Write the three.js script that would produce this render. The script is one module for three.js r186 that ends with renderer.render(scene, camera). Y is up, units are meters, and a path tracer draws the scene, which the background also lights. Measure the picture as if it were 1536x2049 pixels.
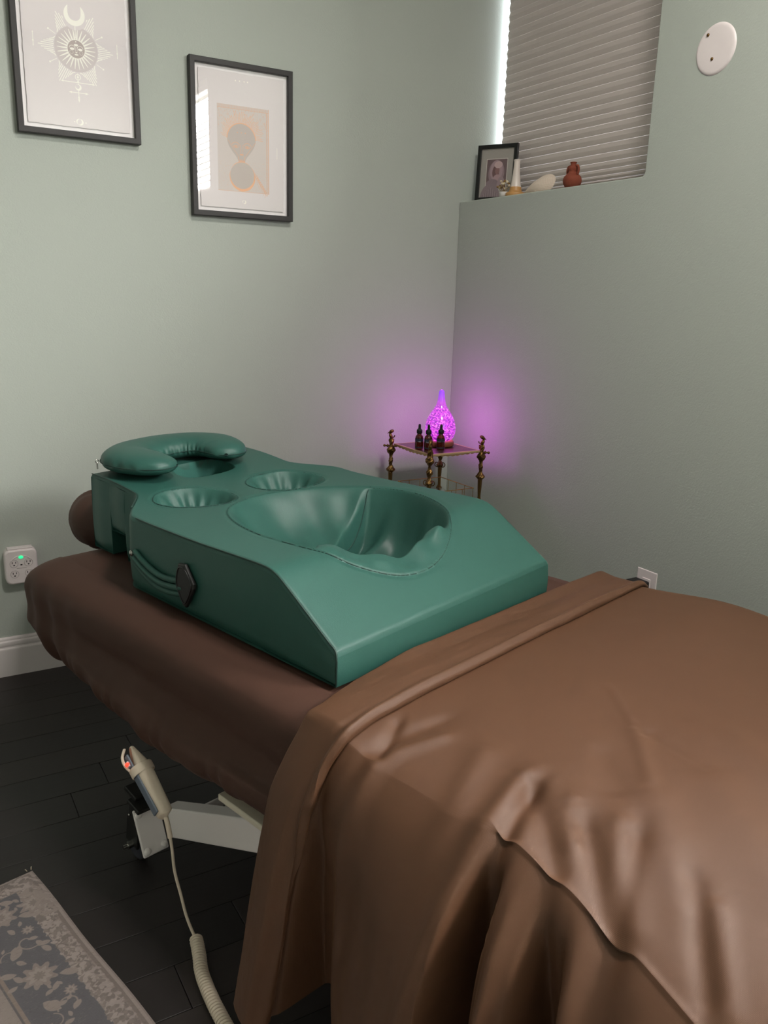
import * as THREE from 'three';
import { mergeGeometries, mergeVertices } from 'three/addons/utils/BufferGeometryUtils.js';
import { RoundedBoxGeometry } from 'three/addons/geometries/RoundedBoxGeometry.js';
import { RectAreaLightUniformsLib } from 'three/addons/lights/RectAreaLightUniformsLib.js';

// ───────────── camera, sky, lights, exposure ─────────────
const R = Math.PI / 180;
const scene = new THREE.Scene();
const renderer = new THREE.WebGLRenderer({ antialias: true });
renderer.toneMapping = THREE.LinearToneMapping;
renderer.toneMappingExposure = 0.93;
renderer.shadowMap.enabled = true;
RectAreaLightUniformsLib.init();

const camera = new THREE.PerspectiveCamera(2 * Math.atan(1024.5 / 1657.256) / R, 1536 / 2049, 0.05, 40);
camera.position.set(-2.0097, 1.27, 2.8518);
camera.rotation.order = 'YXZ';
camera.rotation.set(-14.5055 * R, -30.7724 * R, 1.5947 * R);
scene.add(camera);

scene.background = new THREE.Color(0.80, 0.88, 1.0);
scene.backgroundIntensity = 1.6;

const LAMP = [-0.95, 3.02, 2.15];            // flush ceiling lamp, above the foot of the table
const LAMP_POWER = 120, DAY_POWER = 200, GAP_POWER = 9;
function area(color, power, w, h, pos, target) {
  const l = new THREE.RectAreaLight(color, power, w, h);
  l.position.set(...pos); l.lookAt(...target); l.castShadow = true; scene.add(l); return l;
}
area(new THREE.Color(1.0, 0.945, 0.90), LAMP_POWER, 0.34, 0.34, [LAMP[0], LAMP[1] - 0.065, LAMP[2]], [LAMP[0], 0, LAMP[2] + 0.001]);
area(new THREE.Color(1.0, 0.985, 0.965), DAY_POWER, 0.9, 0.62, [0.13, 2.3, 3.475], [-3, 2.3, 3.475]);       // daylight through the second window
area(new THREE.Color(0.86, 0.92, 1.0), GAP_POWER, 0.9, 1.0, [0.235, 2.2, 0.475], [-3, 2.2, 0.475]);     // daylight behind the pleated shade

// ───────────── helpers ─────────────
let seed = 7;
const rnd = () => { seed = (seed * 1664525 + 1013904223) >>> 0; return seed / 4294967296; };
const clamp = (x, a = 0, b = 1) => Math.min(b, Math.max(a, x));
const sm = (a, b, x) => { const t = clamp((x - a) / (b - a)); return t * t * (3 - 2 * t); };
const lerp = (a, b, t) => a + (b - a) * t;
const interp = (pts, x) => {                  // pts sorted by p[0], smooth-step between neighbours
  if (x <= pts[0][0]) return pts[0][1];
  for (let i = 1; i < pts.length; i++) if (x <= pts[i][0]) { const t = (x - pts[i - 1][0]) / (pts[i][0] - pts[i - 1][0]); return lerp(pts[i - 1][1], pts[i][1], t * t * (3 - 2 * t)); }
  return pts[pts.length - 1][1];
};
const lin = (pts, x) => {
  if (x <= pts[0][0]) return pts[0][1];
  for (let i = 1; i < pts.length; i++) if (x <= pts[i][0]) return lerp(pts[i - 1][1], pts[i][1], (x - pts[i - 1][0]) / (pts[i][0] - pts[i - 1][0]));
  return pts[pts.length - 1][1];
};
const hash = (x, y) => { let h = (Math.imul(x | 0, 374761393) + Math.imul(y | 0, 668265263)) | 0; h = Math.imul(h ^ (h >>> 13), 1274126177); return ((h ^ (h >>> 16)) >>> 0) / 4294967296; };
const noise = (x, y) => {
  const xi = Math.floor(x), yi = Math.floor(y), u = x - xi, v = y - yi, a = u * u * (3 - 2 * u), b = v * v * (3 - 2 * v);
  return lerp(lerp(hash(xi, yi), hash(xi + 1, yi), a), lerp(hash(xi, yi + 1), hash(xi + 1, yi + 1), a), b);
};
const fbm = (x, y, o = 4) => { let s = 0, a = 0.5, f = 1; for (let i = 0; i < o; i++) { s += a * noise(x * f + i * 17.3, y * f - i * 9.1); a *= 0.5; f *= 2; } return s; };
// tileable noise for textures
const tnoise = (x, y, p) => {
  const xi = Math.floor(x), yi = Math.floor(y), u = x - xi, v = y - yi, a = u * u * (3 - 2 * u), b = v * v * (3 - 2 * v), m = (k) => ((k % p) + p) % p;
  return lerp(lerp(hash(m(xi), m(yi)), hash(m(xi + 1), m(yi)), a), lerp(hash(m(xi), m(yi + 1)), hash(m(xi + 1), m(yi + 1)), a), b);
};
function dataTex(n, fn, srgb = false, nx = n) {
  const d = new Uint8Array(n * nx * 4);
  for (let y = 0; y < n; y++) for (let x = 0; x < nx; x++) {
    const c = fn(x / nx, y / n), i = (y * nx + x) * 4;
    const q = Array.isArray(c) ? c : [c, c, c];
    d[i] = clamp(q[0]) * 255; d[i + 1] = clamp(q[1]) * 255; d[i + 2] = clamp(q[2]) * 255; d[i + 3] = 255;
  }
  const t = new THREE.DataTexture(d, nx, n);
  t.wrapS = t.wrapT = THREE.RepeatWrapping; t.magFilter = THREE.LinearFilter; t.minFilter = THREE.LinearFilter;
  if (srgb) t.colorSpace = THREE.SRGBColorSpace;
  t.needsUpdate = true; return t;
}
function rep(t, a, b = a) { const c = t.clone(); c.repeat.set(a, b); c.needsUpdate = true; return c; }
function canvasTex(w, h, draw) {
  const c = document.createElement('canvas'); c.width = w; c.height = h;
  draw(c.getContext('2d'), w, h);
  const t = new THREE.CanvasTexture(c); t.colorSpace = THREE.SRGBColorSpace; return t;
}
const std = (o) => new THREE.MeshStandardMaterial(o);
const phys = (o) => new THREE.MeshPhysicalMaterial(o);
const used = new Map();
function numbered(n) { const k = used.get(n) || 0; used.set(n, k + 1); return k ? n + '_' + String(k).padStart(3, '0') : n; }
function obj(name, geo, mat, parent) {
  const g = Array.isArray(geo) ? (geo.length > 1 ? mergeGeometries(geo.map((x) => clean(x))) : geo[0]) : geo;
  const m = new THREE.Mesh(g, mat); m.castShadow = m.receiveShadow = true;
  m.name = parent ? name : numbered(name);
  if (parent) { const n = parent.children.filter((c) => c.name === name || c.name.startsWith(name + '_0') || c.name.startsWith(name + '_1') || c.name.startsWith(name + '_2')).length; if (n) m.name = name + '_' + String(n).padStart(3, '0'); }
  (parent || scene).add(m); return m;
}
function clean(g) {
  let q = g.index ? g.toNonIndexed() : g;
  for (const k of Object.keys(q.attributes)) if (!['position', 'normal', 'uv'].includes(k)) q.deleteAttribute(k);
  if (!q.attributes.normal) q.computeVertexNormals();
  if (!q.attributes.uv) q.setAttribute('uv', new THREE.BufferAttribute(new Float32Array(q.attributes.position.count * 2), 2));
  return q;
}
function thing(name, label, category, pos = [0, 0, 0], turn = 0, group) {
  const o = new THREE.Group(); o.name = numbered(name); scene.add(o); o.position.set(...pos); o.rotation.y = turn;
  o.userData = { label, category }; if (group) o.userData.group = group; return o;
}
function tag(o, label, category, group) { o.userData.label = label; o.userData.category = category; if (group) o.userData.group = group; return o; }
function struct(name, geo, mat) { const m = obj(name, geo, mat); m.userData.kind = 'structure'; return m; }
function structGroup(name) { const o = new THREE.Group(); o.name = name; o.userData.kind = 'structure'; scene.add(o); return o; }
const box = (w, h, d, x, y, z) => new THREE.BoxGeometry(w, h, d).translate(x, y, z);
const rbox = (w, h, d, r, x = 0, y = 0, z = 0, s = 3) => new RoundedBoxGeometry(w, h, d, s, r).translate(x, y, z);
const span = (x0, x1, y0, y1, z0, z1) => box(x1 - x0, y1 - y0, z1 - z0, (x0 + x1) / 2, (y0 + y1) / 2, (z0 + z1) / 2);
function uvBox(g, s = 1) {                    // uv in metres from the dominant axis of the normal
  const q = clean(g), p = q.attributes.position, n = q.attributes.normal, u = q.attributes.uv;
  for (let i = 0; i < p.count; i++) {
    const ax = Math.abs(n.getX(i)), ay = Math.abs(n.getY(i)), az = Math.abs(n.getZ(i));
    if (ax >= ay && ax >= az) u.setXY(i, p.getZ(i) * s, p.getY(i) * s);
    else if (ay >= az) u.setXY(i, p.getX(i) * s, p.getZ(i) * s);
    else u.setXY(i, p.getX(i) * s, p.getY(i) * s);
  }
  return q;
}
function surf(nu, nv, f, keep) {              // grid mesh from f(i/nu, j/nv) -> [x, y, z, u, v]
  const pos = [], uv = [], idx = [];
  for (let j = 0; j <= nv; j++) for (let i = 0; i <= nu; i++) { const p = f(i / nu, j / nv, i, j); pos.push(p[0], p[1], p[2]); uv.push(p[3] ?? i / nu, p[4] ?? j / nv); }
  const w = nu + 1;
  for (let j = 0; j < nv; j++) for (let i = 0; i < nu; i++) {
    if (keep && !keep(i, j)) continue;
    const a = j * w + i; idx.push(a, a + 1, a + w, a + 1, a + w + 1, a + w);
  }
  const g = new THREE.BufferGeometry();
  g.setAttribute('position', new THREE.Float32BufferAttribute(pos, 3)); g.setAttribute('uv', new THREE.Float32BufferAttribute(uv, 2));
  g.setIndex(idx); g.computeVertexNormals(); return g;
}
const V = (x, y, z) => new THREE.Vector3(x, y, z);
function tube(points, r, seg = 40, rad = 8, closed = false) {
  return new THREE.TubeGeometry(new THREE.CatmullRomCurve3(points.map((p) => (Array.isArray(p) ? V(...p) : p)), closed, 'centripetal'), seg, r, rad, closed);
}
const lathe = (pts, n = 32) => new THREE.LatheGeometry(pts.map((p) => new THREE.Vector2(p[0], p[1])), n);
function smoothPts(pts, n) { const c = new THREE.CatmullRomCurve3(pts.map((p) => V(p[0], p[1], 0)), false, 'centripetal'); return c.getPoints(n).map((p) => [Math.max(0, p.x), p.y]); }

// ───────────── materials ─────────────
const peel = dataTex(512, (x, y) => 0.5 * tnoise(x * 64, y * 64, 64) + 0.35 * tnoise(x * 128 + 5, y * 128, 128) + 0.15 * tnoise(x * 16, y * 16, 16));
const leather = dataTex(512, (x, y) => 0.6 * tnoise(x * 96, y * 96, 96) + 0.4 * tnoise(x * 192 + 3, y * 192, 192));
const weave = dataTex(256, (x, y) => 0.5 + 0.25 * Math.sin(x * Math.PI * 2 * 64) + 0.25 * Math.sin(y * Math.PI * 2 * 64));
const grain = dataTex(512, (x, y) => { const g = tnoise(x * 6, y * 90, 90) * 0.6 + tnoise(x * 16, y * 220, 220) * 0.4; return 0.62 + 0.38 * g; });
const M = {
  wall: std({ color: '#b0b6ad', roughness: 0.82, bumpMap: rep(peel, 4), bumpScale: 0.0004 }),
  white: std({ color: '#e3dad8', roughness: 0.45 }),
  ceiling: std({ color: '#e6e1dc', roughness: 0.9 }),
  plastic: std({ color: '#e6dcda', roughness: 0.4 }),
  black: std({ color: '#171615', roughness: 0.5 }),
  blackGloss: std({ color: '#131313', roughness: 0.3 }),
  frame: std({ color: '#1f1b19', roughness: 0.55 }),
  mat: std({ color: '#fbf6f6', roughness: 0.8 }),
  glass: phys({ color: '#ffffff', transmission: 1, thickness: 0, roughness: 0.0, ior: 1.5 }),
  vinyl: phys({ color: '#29534a', roughness: 0.46, bumpMap: rep(leather, 9), bumpScale: 0.00012, specularIntensity: 0.8, side: THREE.DoubleSide }),
  piping: phys({ color: '#1e3831', roughness: 0.45 }),
  thread: std({ color: '#173630', roughness: 0.8 }),
  nylon: std({ color: '#2c5f55', roughness: 0.9 }),
  sheetTop: phys({ color: '#50321c', roughness: 0.62, sheen: 0.5, sheenColor: new THREE.Color('#a87e5c'), sheenRoughness: 0.5, side: THREE.DoubleSide, bumpMap: rep(weave, 14), bumpScale: 0.0001 }),
  sheetFit: phys({ color: '#422619', roughness: 0.72, sheen: 0.35, sheenColor: new THREE.Color('#8a6a5a'), sheenRoughness: 0.5, side: THREE.DoubleSide, bumpMap: rep(weave, 14), bumpScale: 0.0001 }),
  brass: std({ color: '#755a35', roughness: 0.4, metalness: 0.95 }),
  gold: std({ color: '#c9a45a', roughness: 0.25, metalness: 1 }),
  steel: std({ color: '#b9b7b2', roughness: 0.25, metalness: 1 }),
  whiteMetal: std({ color: '#f3ecea', roughness: 0.4 }),
  rubber: std({ color: '#3a3a42', roughness: 0.6 }),
  shade: phys({ color: '#bdb4ad', roughness: 0.95, transmission: 0.16, thickness: 0, side: THREE.DoubleSide }),
  cord: std({ color: '#e6d6c2', roughness: 0.5 }),
};

// ───────────── room shell ─────────────
const XL = -4.6, ZR = 4.4, YC = 3.1;
// floor: a subfloor with dark planks laid on it, running along x
{
  const fl = structGroup('floor');
  obj('subfloor', span(XL - 0.2, 0.3, -0.13, -0.016, -0.2, ZR + 0.2), std({ color: '#0b0908', roughness: 1 }), fl);
  const mats = ['#241d1b', '#211b1a', '#28211f', '#1e1918'].map((c, i) => { const t = rep(grain, 0.8, 1.6); t.offset.set(i * 0.31, i * 0.17); return std({ color: c, roughness: 0.5, map: null, bumpMap: t, bumpScale: 0.0004, roughnessMap: null }); });
  const shapes = new Map();
  const W = 0.115, G = 0.0011;
  let row = 0;
  for (let z = 1.39 - W * 13; z < ZR; z += W, row++) {
    let x = XL - (hash(row, 3) * 1.1);
    if (row === 14) x = -1.655 - 3 * 1.22;
    let k = 0;
    while (x < 0) {
      const x0 = Math.max(x, XL), x1 = Math.min(x + 1.22, 0);
      if (x1 - x0 > 0.03) {
        const z0 = Math.max(z, 0), z1 = Math.min(z + W, ZR);
        if (z1 - z0 > 0.02) {
          const key = (x1 - x0).toFixed(3) + '/' + (z1 - z0).toFixed(3);
          if (!shapes.has(key)) shapes.set(key, uvBox(rbox(x1 - x0 - G, 0.016, z1 - z0 - G, 0.0012, 0, 0, 0, 1)));
          const m = obj('plank', shapes.get(key), mats[(hash(row, k + 40) * 4) | 0], fl);
          m.position.set((x0 + x1) / 2, -0.008, (z0 + z1) / 2);
        }
      }
      x += 1.22; k++;
    }
  }
  // plain numbering without scanning
  let n = 0; for (const c of fl.children) if (c.name.startsWith('plank')) { c.name = n ? 'plank_' + String(n).padStart(3, '0') : 'plank'; n++; }
}
struct('ceiling', span(XL - 0.2, 0.35, YC, YC + 0.15, -0.2, ZR + 0.2), M.ceiling);
struct('wall_back', uvBox(span(XL - 0.2, 0.35, -0.02, YC, -0.2, 0)), M.wall);
struct('wall_left', uvBox(span(XL - 0.2, XL, -0.02, YC, 0, ZR)), M.wall);
struct('wall_rear', uvBox(span(XL - 0.2, 0.35, -0.02, YC, ZR, ZR + 0.2)), M.wall);
const SILL = 1.6432, HEAD = 2.82, JAMB = 0.952, W2 = { z0: 3.0, z1: 3.95, y0: 1.95, y1: 2.65 };
{
  const T = 0.32;
  // the wall with rounded plaster edges round the first recess: built from an extruded shape with two openings
  const s = new THREE.Shape(); s.moveTo(0, -0.02); s.lineTo(ZR, -0.02); s.lineTo(ZR, YC); s.lineTo(0, YC); s.lineTo(0, HEAD); 
  s.lineTo(JAMB - 0.012, HEAD); s.lineTo(JAMB, HEAD - 0.012); s.lineTo(JAMB, SILL + 0.018);
  s.quadraticCurveTo(JAMB - 0.001, SILL + 0.004, JAMB - 0.01, SILL + 0.0005); s.lineTo(JAMB - 0.04, SILL); s.lineTo(0, SILL); s.lineTo(0, -0.02);
  const h = new THREE.Path(); h.moveTo(W2.z0, W2.y0); h.lineTo(W2.z0, W2.y1); h.lineTo(W2.z1, W2.y1); h.lineTo(W2.z1, W2.y0); h.lineTo(W2.z0, W2.y0); s.holes.push(h);
  const g = new THREE.ExtrudeGeometry(s, { depth: T, bevelEnabled: true, bevelThickness: 0.004, bevelSize: 0.004, bevelOffset: -0.004, bevelSegments: 3, curveSegments: 8 });
  g.rotateY(-Math.PI / 2).scale(-1, 1, 1);     // shape x -> world z, depth -> world +x
  // fix winding after the mirror
  const q = clean(g), p = q.attributes.position, n = q.attributes.normal;
  for (let i = 0; i < p.count; i += 3) for (const a of [p, n]) { const t = [a.getX(i), a.getY(i), a.getZ(i)]; a.setXYZ(i, a.getX(i + 1), a.getY(i + 1), a.getZ(i + 1)); a.setXYZ(i + 1, ...t); }
  q.computeVertexNormals();
  struct('wall_right', uvBox(q), M.wall);
}
// baseboards: an extruded profile
function baseboard(name, len, place) {
  const s = new THREE.Shape(); s.moveTo(0, 0); s.lineTo(0.016, 0); s.lineTo(0.016, 0.092); s.quadraticCurveTo(0.016, 0.098, 0.0125, 0.1); s.lineTo(0.0115, 0.104);
  s.quadraticCurveTo(0.0145, 0.112, 0.0125, 0.12); s.lineTo(0.0085, 0.1245); s.quadraticCurveTo(0.0095, 0.132, 0.004, 0.135); s.lineTo(0, 0.135); s.lineTo(0, 0);
  const g = new THREE.ExtrudeGeometry(s, { depth: len, bevelEnabled: false, curveSegments: 6 });
  const m = struct(name, g, M.white); place(m); return m;
}
baseboard('baseboard_back', -XL, (m) => { m.rotation.y = -Math.PI / 2; m.position.set(0, 0, 0); m.geometry.scale(1, 1, 1); });
baseboard('baseboard_right', ZR - 0.02, (m) => { m.rotation.y = Math.PI; m.position.set(0, 0, ZR); });
// the profile must face the room: back wall +z, right wall -x
scene.getObjectByName('baseboard_back').rotation.y = -Math.PI / 2;

// windows: panes and sashes
function windowUnit(name, x, z0, z1, y0, y1) {
  const w = structGroup(name), f = 0.045, zc = (z0 + z1) / 2;
  obj('window_frame', [span(x, x + 0.05, y0, y0 + f, z0, z1), span(x, x + 0.05, y1 - f, y1, z0, z1), span(x, x + 0.05, y0 + f, y1 - f, z0, z0 + f), span(x, x + 0.05, y0 + f, y1 - f, z1 - f, z1), span(x, x + 0.05, y0 + f, y1 - f, zc - 0.015, zc + 0.015)], M.white, w);
  obj('pane', span(x + 0.022, x + 0.026, y0 + f, y1 - f, z0 + f, zc - 0.015), M.glass, w);
  obj('pane', span(x + 0.022, x + 0.026, y0 + f, y1 - f, zc + 0.015, z1 - f), M.glass, w);
}
windowUnit('window_1', 0.25, 0, JAMB, SILL, HEAD);
windowUnit('window_2', 0.2, W2.z0, W2.z1, W2.y0, W2.y1);
// ───────────── window coverings ─────────────
{
  const s = thing('pleated_shade', 'grey pleated cellular shade pulled down over the high corner window', 'window shade', [0.172, SILL + 0.012, 0.475]);
  const z0 = -0.447, z1 = 0.46, pitch = 0.0315;
  obj('bottom_rail', rbox(0.03, 0.016, z1 - z0, 0.004, 0, 0.008, (z0 + z1) / 2), std({ color: '#8a837c', roughness: 0.6 }), s);
  let y = 0.016, k = 0;
  const cell = (h) => {
    const p = new THREE.Shape(), d = 0.006;    // a honeycomb cell seen from the end
    p.moveTo(-d, h * 0.5); p.quadraticCurveTo(-d * 0.92, h * 0.4, -0.0015, 0.0004); p.lineTo(0.0015, 0.0004); p.quadraticCurveTo(d * 0.92, h * 0.4, d, h * 0.5);
    p.quadraticCurveTo(d * 0.92, h * 0.6, 0.0015, h - 0.0004); p.lineTo(-0.0015, h - 0.0004); p.quadraticCurveTo(-d * 0.92, h * 0.6, -d, h * 0.5);
    return new THREE.ExtrudeGeometry(p, { depth: z1 - z0, bevelEnabled: false, curveSegments: 4 }).translate(0, 0, z0);
  };
  const full = cell(pitch);
  while (y < HEAD - SILL - 0.05) {
    const h = Math.min(pitch, 0.011 + 0.0042 * k), m = obj('pleat', h === pitch ? full : cell(h), M.shade, s);
    m.name = k ? 'pleat_' + String(k).padStart(3, '0') : 'pleat';
    m.position.y = y; y += h; k++;
  }
  obj('head_rail', rbox(0.04, 0.04, z1 - z0, 0.004, 0, HEAD - SILL - 0.033, (z0 + z1) / 2), M.white, s);
}
{
  const b = thing('venetian_blind', 'white horizontal slat blind in the second window behind the viewer', 'blind', [0.06, W2.y0 + 0.01, (W2.z0 + W2.z1) / 2]);
  const L = W2.z1 - W2.z0 - 0.02, slat = rbox(0.048, 0.003, L, 0.0012, 0, 0, 0, 1), m = std({ color: '#efece8', roughness: 0.5 });
  for (let k = 0; k < 14; k++) { const q = obj('slat', slat, m, b); q.name = k ? 'slat_' + String(k).padStart(3, '0') : 'slat'; q.position.y = 0.03 + k * 0.043; q.rotation.z = 0.6; }
  obj('head_rail', rbox(0.05, 0.04, L, 0.004, 0, W2.y1 - W2.y0 - 0.032, 0), m, b);
  obj('bottom_rail', rbox(0.05, 0.014, L, 0.004, 0, 0.008, 0), m, b);
}
// ceiling lamp
{
  const l = thing('ceiling_lamp', 'round white flush ceiling lamp above the foot of the table', 'ceiling lamp', [LAMP[0], YC - 0.07, LAMP[2]]);
  obj('base', new THREE.CylinderGeometry(0.19, 0.19, 0.03, 48).translate(0, 0.055, 0), M.white, l);
  obj('lamp_diffuser', lathe([[0, 0.012], [0.1, 0.014], [0.16, 0.024], [0.18, 0.04]], 48), std({ color: '#ffffff', emissive: new THREE.Color(1, 0.95, 0.9), emissiveIntensity: 1.6, roughness: 0.6 }), l);
}

// ───────────── pictures on the back wall ─────────────
function deckle(w, h, seedK) {                 // paper with a torn edge, 1.6 mm thick; uv 0..1
  const s = new THREE.Shape(), n = 46, P = [];
  const j = (k, t) => (fbm(k * 31.7 + t * 34, seedK, 3) - 0.45) * 0.0045;
  for (let i = 0; i < n; i++) P.push([-w / 2 + (w * i) / n, -h / 2 + j(1, i / n)]);
  for (let i = 0; i < n; i++) P.push([w / 2 + j(2, i / n), -h / 2 + (h * i) / n]);
  for (let i = 0; i < n; i++) P.push([w / 2 - (w * i) / n, h / 2 + j(3, i / n)]);
  for (let i = 0; i < n; i++) P.push([-w / 2 + j(4, i / n), h / 2 - (h * i) / n]);
  P.forEach((p, i) => (i ? s.lineTo(...p) : s.moveTo(...p)));
  const g = new THREE.ExtrudeGeometry(s, { depth: 0.0016, bevelEnabled: false }), u = g.attributes.uv, p = g.attributes.position;
  for (let i = 0; i < p.count; i++) u.setXY(i, p.getX(i) / w + 0.5, p.getY(i) / h + 0.5);
  return g;
}
function pictureFrame(label, cx, cy, draw, sd, group) {
  const W = 0.358, H = 0.481, b = 0.017, D = 0.026;
  const t = thing('framed_print', label, 'picture', [cx, cy - H / 2, 0.0012], 0, group);
  const s = new THREE.Shape(); s.moveTo(-W / 2, 0); s.lineTo(W / 2, 0); s.lineTo(W / 2, H); s.lineTo(-W / 2, H); s.lineTo(-W / 2, 0);
  const h = new THREE.Path(); h.moveTo(-W / 2 + b, b); h.lineTo(-W / 2 + b, H - b); h.lineTo(W / 2 - b, H - b); h.lineTo(W / 2 - b, b); h.lineTo(-W / 2 + b, b); s.holes.push(h);
  obj('frame', new THREE.ExtrudeGeometry(s, { depth: D - 0.003, bevelEnabled: true, bevelThickness: 0.0015, bevelSize: 0.0015, bevelOffset: -0.0015, bevelSegments: 2 }).translate(0, 0, 0.0015), M.frame, t);
  obj('mount_board', span(-W / 2 + b - 0.003, W / 2 - b + 0.003, b - 0.003, H - b + 0.003, 0.006, 0.009), M.mat, t);
  const pw = 0.297, ph = 0.420;
  const tex = canvasTex(1024, 1448, (g, w, hh) => { g.fillStyle = '#e6dfdf'; g.fillRect(0, 0, w, hh); g.translate(w / 2, hh / 2); const k = w / (pw * 1000); g.scale(k, k); draw(g); });
  obj('print', deckle(pw, ph, sd).translate(0, H / 2, 0.0125), std({ map: tex, roughness: 0.75 }), t);
  obj('picture_glass', span(-W / 2 + b - 0.002, W / 2 - b + 0.002, b - 0.002, H - b + 0.002, 0.0185, 0.0205), M.glass, t);
  return t;
}
const line = (g, x0, y0, x1, y1, w) => { g.lineWidth = w; g.beginPath(); g.moveTo(x0, y0); g.lineTo(x1, y1); g.stroke(); };
const dot = (g, x, y, r) => { g.beginPath(); g.arc(x, y, r, 0, 7); g.fill(); };
function crescent(g, x, y, r, inner, dx, dy) { g.beginPath(); g.arc(x, y, r, 0, Math.PI * 2); g.arc(x + dx, y + dy, inner, 0, Math.PI * 2, true); g.fill('evenodd'); }
function moonUp(g, x, y, r) {                  // horns up
  g.beginPath(); g.arc(x, y, r, -0.95, Math.PI + 0.95); g.quadraticCurveTo(x - r * 0.78, y + r * 0.52, x, y + r * 0.52); g.quadraticCurveTo(x + r * 0.78, y + r * 0.52, x + r * Math.cos(0.95), y - r * Math.sin(0.95)); g.closePath(); g.fill();
}
function arrowLine(g, x0, y0, x1, y1, w, s) {
  line(g, x0, y0, x1, y1, w); const a = Math.atan2(y1 - y0, x1 - x0);
  for (const [x, y, b] of [[x0, y0, a + Math.PI], [x1, y1, a]]) { g.beginPath(); g.moveTo(x + s * Math.cos(b), y + s * Math.sin(b)); g.lineTo(x + s * 0.55 * Math.cos(b + 2.2), y + s * 0.55 * Math.sin(b + 2.2)); g.lineTo(x + s * 0.55 * Math.cos(b - 2.2), y + s * 0.55 * Math.sin(b - 2.2)); g.closePath(); g.fill(); }
}
pictureFrame('dark framed print of a pale sun face with rays under a crescent moon', -1.4335, 1.9565, (g) => {
  g.strokeStyle = g.fillStyle = '#fffdf4'; g.lineCap = 'round';
  const cy = -6; g.translate(0, cy);
  g.fillStyle = '#d8cfce'; dot(g, 0, 0, 62); g.fillStyle = '#fffdf4';
  for (let i = 0; i < 26; i++) { const a = (i / 26) * Math.PI * 2, c = Math.cos(a), s = Math.sin(a), r1 = 55; g.beginPath(); g.moveTo(26 * c - 2.6 * s, 26 * s + 2.6 * c); g.lineTo(r1 * c - 0.7 * s, r1 * s + 0.7 * c); g.lineTo(r1 * c + 0.7 * s, r1 * s - 0.7 * c); g.lineTo(26 * c + 2.6 * s, 26 * s - 2.6 * c); g.closePath(); g.fill(); }
  g.fillStyle = '#fffdf4'; dot(g, 0, 0, 26); g.fillStyle = '#bdb0ac'; dot(g, 0, 0, 24.5);
  g.fillStyle = g.strokeStyle = '#fffdf4';
  for (const s of [-1, 1]) { g.lineWidth = 1.1; g.beginPath(); g.arc(s * 11.5, -1, 8.5, Math.PI * 1.05, Math.PI * 1.95); g.stroke(); g.beginPath(); g.ellipse(s * 11.5, 0, 6.5, 3.3, 0, 0, 7); g.fill(); line(g, s * 3, -6, s * 2.2, 6, 0.9); g.beginPath(); g.arc(s * 14, 9, 5, 0, 7); g.lineWidth = 0.6; g.stroke(); }
  g.beginPath(); g.ellipse(0, -11, 6, 3.4, 0, 0, 7); g.fill(); dot(g, 0, -20, 1.8); g.beginPath(); g.moveTo(-4, 8); g.lineTo(4, 8); g.lineTo(0, 11); g.fill(); g.beginPath(); g.ellipse(0, 15, 5.5, 2, 0, 0, 7); g.fill();
  for (let k = 0; k < 6; k++) {
    const a0 = (k * 60) * R; const n = 11;
    for (let i = 0; i < n; i++) {
      const f = (i - (n - 1) / 2) / ((n - 1) / 2), a = a0 + f * 23 * R, len = 68 + 38 * (1 - Math.abs(f)), r0 = 64 + 2 * (i % 2);
      line(g, r0 * Math.cos(a), r0 * Math.sin(a), len * Math.cos(a0 + f * 17 * R) , len * Math.sin(a0 + f * 17 * R), 2.3);
    }
    const b = a0 + 30 * R; line(g, 66 * Math.cos(b), 66 * Math.sin(b), 84 * Math.cos(b), 84 * Math.sin(b), 1.6); dot(g, 88 * Math.cos(b), 88 * Math.sin(b), 2.6);
  }
  g.fillStyle = '#e6dfdf'; dot(g, 0, -84, 33); g.fillStyle = '#fffdf4'; line(g, 0, -62, 0, -30, 2.2);
  moonUp(g, 0, -92, 30);
  g.lineWidth = 2; g.beginPath(); g.arc(0, 76, 7.5, 0, 7); g.stroke(); dot(g, 0, 76, 3);
  arrowLine(g, -44, 91, 44, 91, 2, 6); line(g, 0, 84, 0, 96, 1.6);
  crescent(g, 0, 104, 9, 6, -2, -2); arrowLine(g, -22, 119, 22, 119, 2, 7); line(g, 0, 113, 0, 140, 2); arrowLine(g, 0, 132, 0, 139, 2, 7);
  crescent(g, 0, 201, 9, 8, -4, -1.5); dot(g, -17, 201, 2); dot(g, 16, 201, 2);
  for (const s of [-1, 1]) { arrowLine(g, s * 120, -28, s * 120, 6, 1.8, 4); dot(g, s * 120, -6, 2.4); }
}, 3.1);
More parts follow.
